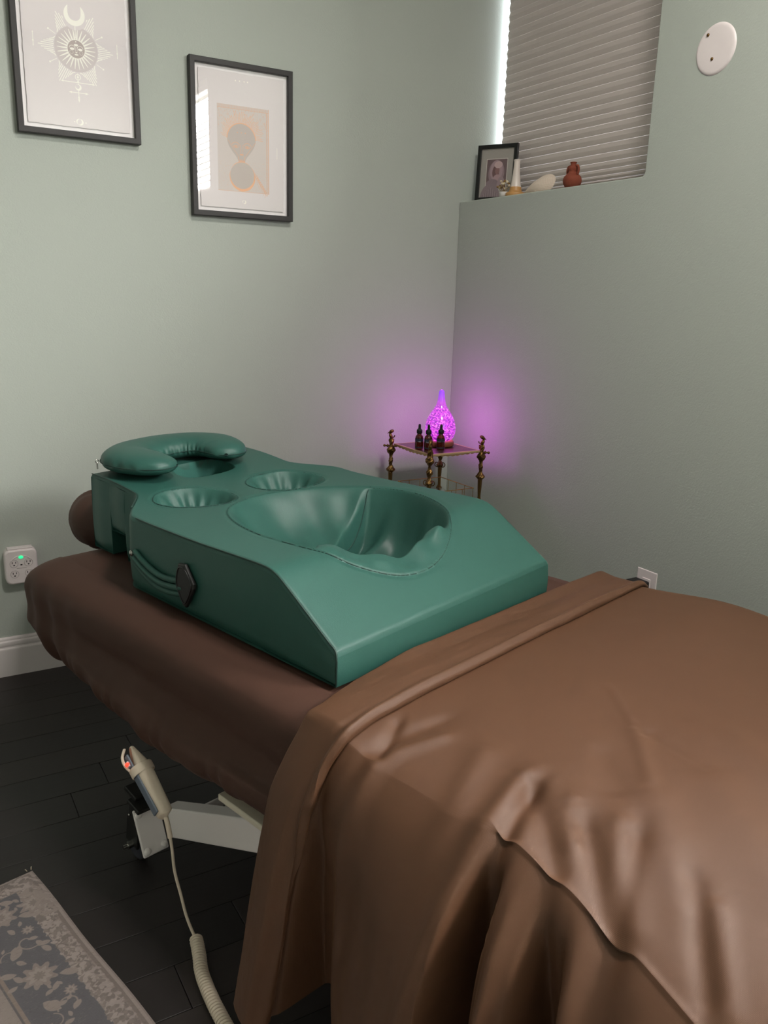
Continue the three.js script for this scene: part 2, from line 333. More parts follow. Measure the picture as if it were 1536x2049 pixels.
pictureFrame('dark framed print of a copper line drawing of a rayed head and crescent', -0.9125, 1.7605, (g) => {
  g.fillStyle = '#d8cec9'; g.fillRect(-88, -112, 182, 268);
  const c = '#e6b694'; g.strokeStyle = g.fillStyle = c; g.lineCap = 'round';
  let q = 11; const r = () => { q = (q * 16807) % 2147483647; return q / 2147483647; };
  for (let i = 0; i < 1500; i++) { const x = -86 + r() * 178, y = -100 + r() * 252, top = y < -40, low = y > 60; if (top || low ? r() < 0.75 : r() < 0.03) line(g, x, y, x + (r() - 0.5) * 3, y + (top ? -5 : (r() - 0.5) * 3), 0.5); }
  for (let x = -84; x < 92; x += 4) line(g, x, -111, x, -101, 1);
  line(g, -87, -101, 93, -101, 1); line(g, 93, -112, 93, 156, 2); line(g, 86, -100, 86, 156, 1.2); line(g, -88, 155, 93, 155, 1);
  for (let y = -100; y < 155; y += 4) line(g, 86, y, 93, y, 0.8);
  const hx = -4, hy = -8;                        // dome of the head
  g.fillStyle = '#c5bab4'; g.beginPath(); g.arc(hx, hy, 50, Math.PI, 0); g.bezierCurveTo(44, 24, 12, 40, 8, 60); g.lineTo(-16, 60); g.bezierCurveTo(-20, 40, -54, 24, hx - 50, hy); g.fill();
  g.strokeStyle = '#f0bb93'; g.lineWidth = 3; g.beginPath(); g.arc(hx, hy, 51, Math.PI * 1.02, Math.PI * 1.98); g.stroke();
  for (let i = 0; i < 40; i++) { const a = Math.PI * (1.03 + (0.94 * i) / 39), l = 62 + 16 * r() + 14 * Math.sin((Math.PI * i) / 39); line(g, hx + 53 * Math.cos(a), hy + 53 * Math.sin(a), hx + l * Math.cos(a + 0.05), hy + l * Math.sin(a + 0.05), 1.3); }
  g.strokeStyle = c; line(g, 46, -4, 10, 42, 1.4); line(g, -52, -4, -17, 42, 1.2);
  for (const s of [-1, 1]) { g.lineWidth = 1.8; g.beginPath(); g.arc(hx + s * 21, 16, 15, Math.PI * 1.15, Math.PI * 1.85); g.stroke(); g.beginPath(); g.ellipse(hx + s * 20, 14, 8, 3.2, 0, 0, 7); g.stroke(); g.fillStyle = c; dot(g, hx + s * 20, 14, 2.6); line(g, hx + s * 5, 8, hx + s * 4, 32, 1.2); line(g, hx + s * 11, 44, hx + s * 10, 62, 2); line(g, hx + s * 10, 62, hx + s * 30, 88, 1.5); }
  g.beginPath(); g.ellipse(hx, 38, 7, 2.6, 0, 0, 7); g.fill(); for (const x of [-14, 0, 14]) dot(g, hx + x, -30, 2);
  for (let i = 0; i < 40; i++) { const a = (r() - 0.5) * 1.6; line(g, hx + a * 10, 52 + r() * 10, hx + a * 28, 78 + r() * 16, 0.7); }
  g.fillStyle = '#c8bdb6'; dot(g, hx + 2, 106, 44); g.fillStyle = '#f0bb93'; crescent(g, hx + 2, 108, 46, 43, -1, -5);
  for (let i = 0; i < 9; i++) { const x = 46 + i * 4.6, y = 80 + i * 6.5; g.beginPath(); g.ellipse(x, y + 22, 3, 9, -0.5, 0, 7); g.lineWidth = 1.2; g.stroke(); line(g, x, y + 12, x - 4, y + 36, 0.9); }
  g.strokeStyle = '#fffaf0'; g.fillStyle = '#fffaf0'; arrowLine(g, 124, 6, 124, 38, 1.5, 3); arrowLine(g, -124, 6, -124, 38, 1.5, 3);
  for (const x of [-22, -8, 8, 20]) dot(g, x, -187, 2.2); crescent(g, 4, 188, 6, 5, -3, -1);
}, 8.7);

// ───────────── wall fittings ─────────────
{
  const d = thing('cover_plate', 'round white blank cover with two brass screws high on the right wall', 'wall plate', [-0.001, 1.942, 1.162]);
  d.rotation.z = Math.PI / 2;
  obj('disc', lathe(smoothPts([[0, 0.0085], [0.045, 0.0082], [0.06, 0.0066], [0.0645, 0.003], [0.065, 0]], 30), 64), M.plastic, d);
  for (const [y, z] of [[1.981, 1.135], [1.918, 1.157]]) { const s = obj('screw', lathe([[0, 0.0045], [0.0025, 0.004], [0.0042, 0.002], [0.0045, 0]], 20), M.brass, d); s.position.set(y - 1.942, 0.0078, z - 1.162); }
}
{
  const o = thing('outlet_plate', 'white wall outlet plate low on the right wall behind the brown sheet', 'outlet', [-0.0005, 0.395, 1.13]);
  const s = new THREE.Shape(); s.moveTo(-0.04, -0.06); s.lineTo(0.04, -0.06); s.lineTo(0.04, 0.06); s.lineTo(-0.04, 0.06); s.lineTo(-0.04, -0.06);
  obj('plate', new THREE.ExtrudeGeometry(s, { depth: 0.003, bevelEnabled: true, bevelThickness: 0.003, bevelSize: 0.003, bevelOffset: -0.003, bevelSegments: 3 }).rotateY(-Math.PI / 2), M.plastic, o);
  obj('socket', [rbox(0.003, 0.066, 0.033, 0.0012, -0.0065, 0, 0)], M.white, o);
  const a = thing('power_adapter', 'black power adapter plugged into the outlet on the right wall', 'adapter', [-0.008, 0.36, 1.118]);
  obj('body', rbox(0.05, 0.062, 0.058, 0.006, -0.025, 0.031, 0), M.black, a);
  obj('cord', tube([[-0.03, 0.004, 0], [-0.035, -0.08, 0.004], [-0.03, -0.2, 0.01], [-0.045, -0.35, 0.03]], 0.0025, 30, 8), M.black, a);
}
{
  const o = thing('surge_protector', 'white plug-in surge protector with sockets and a green light on the back wall', 'surge protector', [-1.7075, 0.325, 0.001]);
  const s = new THREE.Shape(), w = 0.05, h = 0.118;
  s.moveTo(-w + 0.02, 0); s.bezierCurveTo(-w + 0.006, 0.001, -w, 0.01, -w, 0.024); s.lineTo(-w, h - 0.02); s.quadraticCurveTo(-w, h - 0.006, -w + 0.014, h); s.lineTo(w - 0.014, h); s.quadraticCurveTo(w, h - 0.006, w, h - 0.02); s.lineTo(w, 0.024); s.bezierCurveTo(w, 0.01, w - 0.006, 0.001, w - 0.02, 0); s.lineTo(-w + 0.02, 0);
  obj('housing', new THREE.ExtrudeGeometry(s, { depth: 0.024, bevelEnabled: true, bevelThickness: 0.008, bevelSize: 0.007, bevelOffset: -0.007, bevelSegments: 5, curveSegments: 10 }), M.plastic, o);
  obj('top_lip', rbox(0.076, 0.005, 0.026, 0.002, 0, h + 0.002, 0.014), M.white, o);
  const dark = std({ color: '#2a2524', roughness: 0.6 }), ring = new THREE.TorusGeometry(0.0125, 0.0007, 8, 36);
  for (const [x, y] of [[-0.022, 0.072], [0.022, 0.072], [-0.022, 0.036], [0.022, 0.036]]) {
    const k = obj('socket', ring, std({ color: '#b9aeac', roughness: 0.5 }), o); k.position.set(x, y, 0.0323);
    obj('slot', [box(0.002, 0.007, 0.001, -0.005, 0.003, 0), box(0.002, 0.006, 0.001, 0.005, 0.003, 0), rbox(0.0048, 0.004, 0.001, 0.0005, 0, -0.006, 0)], dark, k);
  }
  obj('ground_slot', rbox(0.006, 0.004, 0.001, 0.0005, 0, 0.066, 0.0322), dark, o);
  obj('maker_line', box(0.03, 0.0016, 0.0006, 0, 0.055, 0.0322), std({ color: '#b3a8a6', roughness: 0.6 }), o);
  obj('raised_arc', new THREE.TorusGeometry(0.03, 0.0022, 8, 30, Math.PI * 0.8).rotateZ(Math.PI * 0.1).scale(1, 0.62, 1).translate(0, 0.077, 0.031), M.plastic, o);
  obj('indicator_light', new THREE.SphereGeometry(0.0075, 20, 12).scale(1, 0.75, 0.5).translate(0, 0.092, 0.0325), std({ color: '#2f8f6a', emissive: '#27e08c', emissiveIntensity: 1.4, roughness: 0.3 }), o);
}

// ───────────── things on the sill ─────────────
{
  // leaning photo frame: plane turned towards the room
  const p = thing('photo_frame', 'small black frame with a veiled bride photograph leaning in the window corner', 'photo frame', [0.077, SILL, 0.122], 0);
  p.rotation.order = 'YXZ'; p.rotation.set(-0.06, -62 * R, 0);
  const W = 0.165, H = 0.205, b = 0.014, s = new THREE.Shape(); s.moveTo(-W / 2, 0); s.lineTo(W / 2, 0); s.lineTo(W / 2, H); s.lineTo(-W / 2, H); s.lineTo(-W / 2, 0);
  const h = new THREE.Path(); h.moveTo(-W / 2 + b, b); h.lineTo(-W / 2 + b, H - b); h.lineTo(W / 2 - b, H - b); h.lineTo(W / 2 - b, b); h.lineTo(-W / 2 + b, b); s.holes.push(h);
  obj('frame', new THREE.ExtrudeGeometry(s, { depth: 0.012, bevelEnabled: true, bevelThickness: 0.0015, bevelSize: 0.0015, bevelOffset: -0.0015, bevelSegments: 2 }), M.blackGloss, p);
  obj('backing', span(-W / 2 + 0.004, W / 2 - 0.004, 0.004, H - 0.004, 0, 0.004), M.black, p);
  const tex = canvasTex(512, 660, (g, w, hh) => {
    g.fillStyle = '#a39c95'; g.fillRect(0, 0, w, hh); g.fillStyle = '#d9d2ca'; g.fillRect(92, 140, 320, 420); g.fillStyle = '#6a5155'; g.fillRect(100, 148, 304, 404);
    const soft = (x, y, rx, ry, c) => { g.fillStyle = c; g.beginPath(); g.ellipse(x, y, rx, ry, 0, 0, 7); g.fill(); };
    g.save(); g.beginPath(); g.rect(100, 148, 304, 404); g.clip();
    soft(250, 330, 120, 170, '#93797f'); soft(250, 300, 95, 140, '#a88d93'); soft(240, 320, 52, 88, '#6e4a4c'); soft(262, 300, 34, 50, '#8b6262'); soft(275, 222, 62, 46, '#c6a9ab'); soft(268, 400, 60, 50, '#b08f93'); soft(200, 540, 130, 130, '#88737a'); soft(330, 500, 60, 120, '#9d858b');
    g.restore(); g.fillStyle = '#8a767c'; g.beginPath(); g.ellipse(175, 660, 150, 190, 0, 0, 7); g.fill(); for (let i = 0; i < 14; i++) { g.fillStyle = i % 2 ? '#a08d93' : '#76636b'; g.fillRect(60 + i * 17, 520 + Math.abs(i - 7) * 14, 6, 140); }
  });
  const pr = new THREE.PlaneGeometry(W - 2 * b + 0.004, H - 2 * b + 0.004).translate(0, H / 2, 0.0052);
  obj('photograph', pr, std({ map: tex, roughness: 0.5 }), p);
  obj('picture_glass', span(-W / 2 + b - 0.001, W / 2 - b + 0.001, b - 0.001, H - b + 0.001, 0.0075, 0.0095), M.glass, p);
}
{
  const v = thing('candle_vase', 'tall white tapered ceramic vase on a tan ringed base', 'vase', [0.05, SILL, 0.277]);
  obj('neck', lathe(smoothPts([[0.0, 0.024], [0.02, 0.024], [0.017, 0.05], [0.0125, 0.09], [0.0108, 0.122], [0.0118, 0.128], [0.009, 0.13], [0.008, 0.126], [0.008, 0.1]], 40), 32), std({ color: '#dccfc6', roughness: 0.35 }), v);
  obj('base', lathe(smoothPts([[0, 0], [0.03, 0.0], [0.035, 0.003], [0.036, 0.01], [0.034, 0.015], [0.026, 0.018], [0.023, 0.022], [0.0215, 0.03], [0.0195, 0.036], [0.012, 0.037]], 40), 36), std({ color: '#b98a52', roughness: 0.45 }), v);
}
{
  const f = thing('flower_pot', 'tiny white pot of dried cream flowers before the photo frame', 'flower pot', [0.035, SILL, 0.232]);
  obj('pot', lathe([[0, 0.0], [0.017, 0.0], [0.0195, 0.02], [0.0175, 0.02], [0.016, 0.004]], 24), std({ color: '#ded8d4', roughness: 0.5 }), f);
  const petal = new THREE.SphereGeometry(0.0045, 8, 6), stems = [];
  const cm = std({ color: '#d8c9ac', roughness: 0.8 }), bm = std({ color: '#8d6b38', roughness: 0.85 });
  let k = 0;
  for (let i = 0; i < 22; i++) {
    const a = rnd() * 6.28, r = rnd() * 0.026, y = 0.03 + rnd() * 0.03; const x = Math.cos(a) * r - 0.003, z = Math.sin(a) * r;
    const m = obj('flower', petal, i % 3 ? cm : bm, f); m.name = k ? 'flower_' + String(k).padStart(3, '0') : 'flower'; k++; m.position.set(x, y, z); m.scale.set(0.8 + rnd() * 0.5, 0.6 + rnd() * 0.5, 0.8 + rnd() * 0.5);
    stems.push(tube([[0, 0.012, 0], [x * 0.5, y * 0.6, z * 0.5], [x, y, z]], 0.0006, 5, 5));
  }
  obj('stem', stems, bm, f);
}
{
  const s = thing('seashell', 'large pale seashell lying tilted on the window ledge', 'shell', [0.055, SILL, 0.405], 0);
  const g = surf(56, 30, (a, b) => {             // a bivalve half: ribs fan out from the hinge at the low end
    const th = (a - 0.5) * Math.PI * 0.98, r = Math.pow(b, 0.8), L = 0.158, Wd = 0.04 * (1 + 0.015 * Math.sin(a * 120) * b);
    const along = L * r * Math.pow(Math.cos(th * 0.62), 1.1), across = Wd * 1.12 * Math.sin(th) * Math.pow(r, 0.75) * (1 - 0.18 * r * r);
    const dome = 0.022 * Math.sin(Math.PI * (0.06 + 0.9 * r)) * Math.cos(th) + 0.0007 * Math.sin(a * 120) * r;
    return [across, along, dome, a, b];
  });
  const shellTex = canvasTex(256, 256, (c, w, h) => { c.fillStyle = '#dccbbb'; c.fillRect(0, 0, w, h); for (let i = 0; i < 40; i++) { c.fillStyle = i % 2 ? 'rgba(190,150,130,0.25)' : 'rgba(225,215,200,0.35)'; c.fillRect(0, i * 6.4, w, 2.5); } });
  const m = obj('shell_valve', g, std({ map: shellTex, roughness: 0.5, side: THREE.DoubleSide }), s);
  const lean = new THREE.Matrix4().makeBasis(V(-0.25, -0.94, 0.2).normalize(), V(0.0, 0.2, 0.98).normalize(), V(-0.95, 0.25, 0).normalize());
  m.quaternion.setFromRotationMatrix(lean); m.position.set(0.0, 0.012, -0.075);
  const hinge = obj('hinge', new THREE.SphereGeometry(0.006, 14, 10).scale(1, 0.7, 1.3), std({ color: '#bba58f', roughness: 0.6 }), s); hinge.position.set(0.0, 0.012, -0.072);
}
{
  const p = thing('clay_pot', 'small two-handled terracotta pot alone at the right of the window ledge', 'pot', [0.04, SILL, 0.59]);
  const tm = std({ color: '#7d3c28', roughness: 0.85 });
  obj('body', lathe(smoothPts([[0, 0], [0.017, 0.001], [0.027, 0.011], [0.0315, 0.024], [0.028, 0.038], [0.018, 0.048], [0.0145, 0.053], [0.017, 0.062], [0.0165, 0.068], [0.01, 0.074], [0.0095, 0.08], [0.0115, 0.084], [0.008, 0.0845], [0.007, 0.078], [0.006, 0.06]], 60), 36), tm, p);
  for (const s of [-1, 1]) obj('handle', tube([[0, 0.072, s * 0.012], [0, 0.071, s * 0.022], [0, 0.062, s * 0.0265], [0, 0.052, s * 0.026], [0, 0.044, s * 0.023]], 0.0042, 20, 10), tm, p);
}
// ───────────── brass corner table and what stands on it ─────────────
const TT = 0.72;
{
  const t = thing('side_table', 'small square brass side table with figured legs in the room corner', 'side table', [-0.232, 0, 0.25]);
  const X0 = -0.113, X1 = 0.113, Z0 = -0.128, Z1 = 0.122;
  const topTex = canvasTex(512, 512, (g, w, h) => {
    g.fillStyle = '#3a2320'; g.fillRect(0, 0, w, h);
    for (let i = 0; i < 900; i++) { g.strokeStyle = `rgba(${90 + rnd() * 40},${55 + rnd() * 25},${50 + rnd() * 20},0.25)`; line(g, rnd() * w, rnd() * h, rnd() * w, rnd() * h * 0.02 + rnd() * h, 0.4); }
    g.strokeStyle = 'rgba(190,150,120,0.35)'; g.lineWidth = 3;
    for (const [x, y] of [[128, 128], [384, 128], [128, 384], [384, 384], [256, 256]]) for (const r of [40, 62, 84]) { g.beginPath(); g.arc(x, y, r, 0, 7); g.stroke(); }
    g.strokeStyle = '#a88c68'; g.lineWidth = 16; g.strokeRect(8, 8, w - 16, h - 16);
  });
  const top = rbox(X1 - X0, 0.008, Z1 - Z0, 0.002, 0, TT - 0.004, 0), p = top.attributes.position, u = top.attributes.uv;
  for (let i = 0; i < p.count; i++) u.setXY(i, (p.getX(i) - X0) / (X1 - X0), (p.getZ(i) - Z0) / (Z1 - Z0));
  obj('tabletop', top, std({ map: topTex, roughness: 0.28 }), t);
  // scalloped gallery under the rim, one strip a side
  const scallop = (len) => { const s = new THREE.Shape(); s.moveTo(-len / 2, 0); s.lineTo(len / 2, 0); const n = 10; for (let i = 0; i <= n * 6; i++) { const x = len / 2 - (len * i) / (n * 6), e = 1 - Math.abs((2 * i) / (n * 6) - 1); s.lineTo(x, -0.004 - 0.005 * e - 0.0035 * Math.abs(Math.sin((i / 6) * Math.PI))); } s.lineTo(-len / 2, 0); return new THREE.ExtrudeGeometry(s, { depth: 0.002, bevelEnabled: false }); };
  const pale = std({ color: '#b89c70', roughness: 0.4, metalness: 0.75 });
  for (const [len, x, z, a] of [[X1 - X0, 0, Z1 - 0.001, 0], [X1 - X0, 0, Z0 - 0.001, 0], [Z1 - Z0, X0 - 0.001, 0, Math.PI / 2], [Z1 - Z0, X1 - 0.001, 0, Math.PI / 2]]) { const m = obj('apron', scallop(len), pale, t); m.position.set(x, TT - 0.002, z); m.rotation.y = a; }
  obj('rim', [rbox(X1 - X0 + 0.006, 0.006, 0.005, 0.002, 0, TT - 0.003, Z1), rbox(X1 - X0 + 0.006, 0.006, 0.005, 0.002, 0, TT - 0.003, Z0), rbox(0.005, 0.006, Z1 - Z0, 0.002, X0, TT - 0.003, 0), rbox(0.005, 0.006, Z1 - Z0, 0.002, X1, TT - 0.003, 0)], pale, t);
  // a leg: turned pole, figured upper length, two ring handles, bird-head finial
  const prof = smoothPts([[0, 0], [0.014, 0], [0.016, 0.008], [0.01, 0.02], [0.008, 0.04], [0.0075, 0.16], [0.011, 0.172], [0.0085, 0.186], [0.0075, 0.3], [0.0085, 0.36], [0.0075, 0.5], [0.0125, 0.512], [0.0105, 0.525], [0.0065, 0.532], [0.0078, 0.58], [0.0088, 0.61]], 110);
  prof.push([0, prof[prof.length - 1][1]]);
  const pole = lathe(prof, 20);
  const upper = surf(28, 70, (a, b) => {       // lumpy cast figure between 0.605 and 0.735
    const th = a * Math.PI * 2, y = 0.605 + b * 0.135;
    let r = 0.0085 + 0.0035 * Math.sin(b * 21) + 0.003 * Math.sin(b * 9 + 1.2); r += 0.0022 * Math.sin(th * 2 + b * 14) + 0.0014 * Math.sin(th * 5 + b * 30) * Math.sin(b * 40);
    r *= 0.6 + 0.5 * sm(0, 0.1, b) * (1 - 0.5 * sm(0.85, 1, b)); return [Math.cos(th) * r, y, Math.sin(th) * r];
  });
  for (const [x, z, a] of [[-0.128, -0.128, 2.36], [-0.122, 0.137, 3.9], [0.122, 0.122, -0.75], [0.112, -0.137, 0.75]]) {
    const g = obj('leg', [pole, upper], M.brass, t); g.position.set(x, 0, z); g.rotation.y = a;
    for (const s of [-1, 1]) { const r = obj('ring', new THREE.TorusGeometry(0.0095, 0.0019, 8, 24), M.brass, g); r.position.set(0.0, 0.617, s * 0.0115); r.rotation.y = Math.PI / 2; }
    obj('bolt', [tube([[-0.022, 0.712, 0], [0.026, 0.712, 0]], 0.0034, 4, 10), new THREE.SphereGeometry(0.0052, 12, 8).translate(0.027, 0.712, 0), new THREE.SphereGeometry(0.0066, 12, 8).scale(0.6, 1, 1).translate(0.014, 0.712, 0)], M.brass, g);
    // finial: neck, head with curved beak
    const neck = surf(16, 26, (q, b) => { const th = q * Math.PI * 2, r = lin([[0, 0.0055], [0.25, 0.0075], [0.4, 0.0045], [0.62, 0.0062], [0.8, 0.0084], [0.93, 0.006], [1, 0.0006]], b), c = [0.012 * Math.sin(b * 4.2) * b, 0.735 + 0.034 * Math.sin(Math.min(b, 1) * 1.75), 0]; const k = sm(0.55, 1, b); return [c[0] + Math.cos(th) * r * (1 - k) + k * (b - 0.55) * 0.02 - 0.004 * k, c[1] + Math.cos(th) * r * k + 0.002, Math.sin(th) * r]; });
    obj('finial', [neck, new THREE.SphereGeometry(0.0078, 14, 10).scale(1.35, 0.85, 0.8).rotateZ(-0.5).translate(0.0, 0.769, 0), new THREE.ConeGeometry(0.0035, 0.012, 10).rotateZ(-2.2).translate(0.0125, 0.762, 0), tube([[-0.004, 0.745, 0], [-0.011, 0.748, 0.001], [-0.013, 0.754, 0]], 0.0022, 8, 6)], M.brass, g);
  }
  // lower tier: glass shelf with a thin gallery rail
  obj('lower_shelf', rbox(0.2, 0.006, 0.22, 0.002, 0, 0.525, 0), phys({ color: '#f2fff8', transmission: 1, thickness: 0.006, roughness: 0.02, ior: 1.5 }), t);
  const y = 0.572, c = [[-0.1, -0.11], [0.1, -0.11], [0.1, 0.11], [-0.1, 0.11]], rail = [];
  for (let i = 0; i < 4; i++) { const a = c[i], b = c[(i + 1) % 4]; rail.push(tube([[a[0], y, a[1]], [b[0], y, b[1]]], 0.0016, 2, 8)); for (let k = 0; k < 4; k++) { const q = lerp(a[0], b[0], k / 4), w = lerp(a[1], b[1], k / 4); rail.push(tube([[q, 0.525, w], [q, y, w]], 0.0011, 2, 6)); } rail.push(new THREE.SphereGeometry(0.0032, 10, 8).translate(a[0], y, a[1])); }
  obj('gallery_rail', rail, M.gold, t);
  obj('shelf_bracket', [tube([[-0.128, 0.523, -0.128], [0.122, 0.523, 0.122]], 0.002, 2, 6), tube([[-0.122, 0.523, 0.137], [0.112, 0.523, -0.137]], 0.002, 2, 6)], M.brass, t);
}
{
  const d = thing('diffuser_lamp', 'glowing magenta teardrop glass aroma diffuser on the brass table', 'diffuser', [-0.208, TT + 0.0016, 0.232]);
  obj('base', lathe(smoothPts([[0, 0], [0.05, 0], [0.054, 0.004], [0.0545, 0.016], [0.05, 0.021], [0.03, 0.022], [0, 0.022]], 30), 48), std({ color: '#7a4a2a', roughness: 0.5 }), d);
  const speck = canvasTex(1024, 1024, (g, w, h) => {
    g.fillStyle = '#6a0890'; g.fillRect(0, 0, w, h);
    const cut = h * 0.32;                      // the speckle thins out towards the neck
    for (let i = 0; i < 2300; i++) { const y = cut + rnd() * (h - cut), x = rnd() * w, r = 5 + rnd() * 8; g.fillStyle = ['#ff5cf0', '#ff8af2', '#e838e8', '#c726ff'][(rnd() * 4) | 0]; g.beginPath(); g.ellipse(x, y, r * 1.2, r, 0, 0, 7); g.fill(); }
    for (let i = 0; i < 900; i++) { const y = cut + rnd() * (h - cut), x = rnd() * w; g.fillStyle = '#3c0c80'; dot(g, x, y, 4 + rnd() * 5); }
    const gr = g.createLinearGradient(0, 0, 0, cut + 40); gr.addColorStop(0, '#4a2cff'); gr.addColorStop(0.35, '#7a3fe0'); gr.addColorStop(0.7, '#a03cc0'); gr.addColorStop(1, 'rgba(160,50,190,0)'); g.fillStyle = gr; g.fillRect(0, 0, w, cut + 40);
    for (let i = 0; i < 260; i++) { const y = cut * (0.55 + 0.45 * Math.sqrt(rnd())), x = rnd() * w; g.fillStyle = '#ff9af6'; dot(g, x, y, 2 + rnd() * 3.5); }
  });
  const pr = smoothPts([[0.034, 0.02], [0.048, 0.028], [0.0575, 0.05], [0.0585, 0.072], [0.053, 0.098], [0.04, 0.124], [0.0265, 0.144], [0.0175, 0.163], [0.013, 0.184], [0.0108, 0.2], [0.0085, 0.211], [0.004, 0.2145]], 90), g = lathe(pr, 64), u = g.attributes.uv, p = g.attributes.position;
  for (let i = 0; i < p.count; i++) u.setXY(i, u.getX(i), (p.getY(i) - 0.02) / 0.195);
  obj('glass_shade', g, phys({ color: '#d060e0', roughness: 0.12, emissiveMap: speck, emissive: new THREE.Color(1, 1, 1), emissiveIntensity: 0.92, clearcoat: 0.6, clearcoatRoughness: 0.05 }), d);
  const l = new THREE.PointLight(new THREE.Color(0.85, 0.16, 0.95), 0.13); l.position.set(0, 0.085, 0); l.castShadow = true; l.shadow.radius = 2; d.add(l);
}
{
  const amber = phys({ color: '#7a2414', roughness: 0.08, transmission: 0.75, thickness: 0.004, ior: 1.5 }), cap = std({ color: '#0d0c0d', roughness: 0.5 });
  const lab = (n) => canvasTex(256, 256, (g, w, h) => {
    g.fillStyle = '#1b2030'; g.fillRect(0, 0, w, h); g.fillStyle = g.strokeStyle = '#c3cad2';
    for (let k = 0; k < 4; k++) { const x = 10 + k * 64; for (let i = 0; i < 5; i++) g.fillRect(x + (i % 2) * 4, 70 + i * 24, 34 - (i % 3) * 7, i === 1 ? 9 : 5); }
    if (n === 0) { g.fillStyle = '#d9dde0'; for (let k = 0; k < 4; k++) dot(g, 18 + k * 64, 205, 8); }
  });
  const place = [[-0.322, 0.262, 'left-hand dark amber dropper bottle with navy label on the brass table'], [-0.300, 0.291, 'middle dark amber dropper bottle behind the front leg of the brass table'], [-0.250, 0.300, 'dark amber dropper bottle standing apart right of the other two']];
  place.forEach(([x, z, label], i) => {
    const b = thing('dropper_bottle', label, 'bottle', [x, TT, z], 0.4 + i * 1.3, 'dropper bottles on the brass table');
    obj('bottle', lathe(smoothPts([[0, 0.001], [0.0125, 0], [0.0148, 0.003], [0.0148, 0.044], [0.013, 0.051], [0.0085, 0.056], [0.0075, 0.06], [0.0075, 0.064]], 40), 28), amber, b);
    const g = new THREE.CylinderGeometry(0.0157, 0.0157, 0.037, 32, 1, true).translate(0, 0.0235, 0);
    obj('label', g, std({ map: lab(i), roughness: 0.6, side: THREE.DoubleSide }), b);
    obj('dropper_cap', [lathe(smoothPts([[0, 0.06], [0.0098, 0.06], [0.0105, 0.062], [0.0105, 0.073], [0.0085, 0.0755], [0.006, 0.077]], 24), 24), lathe(smoothPts([[0.006, 0.0765], [0.0052, 0.08], [0.005, 0.088], [0.0046, 0.0925], [0.0026, 0.0955], [0, 0.096]], 20), 18)], cap, b);
  });
}

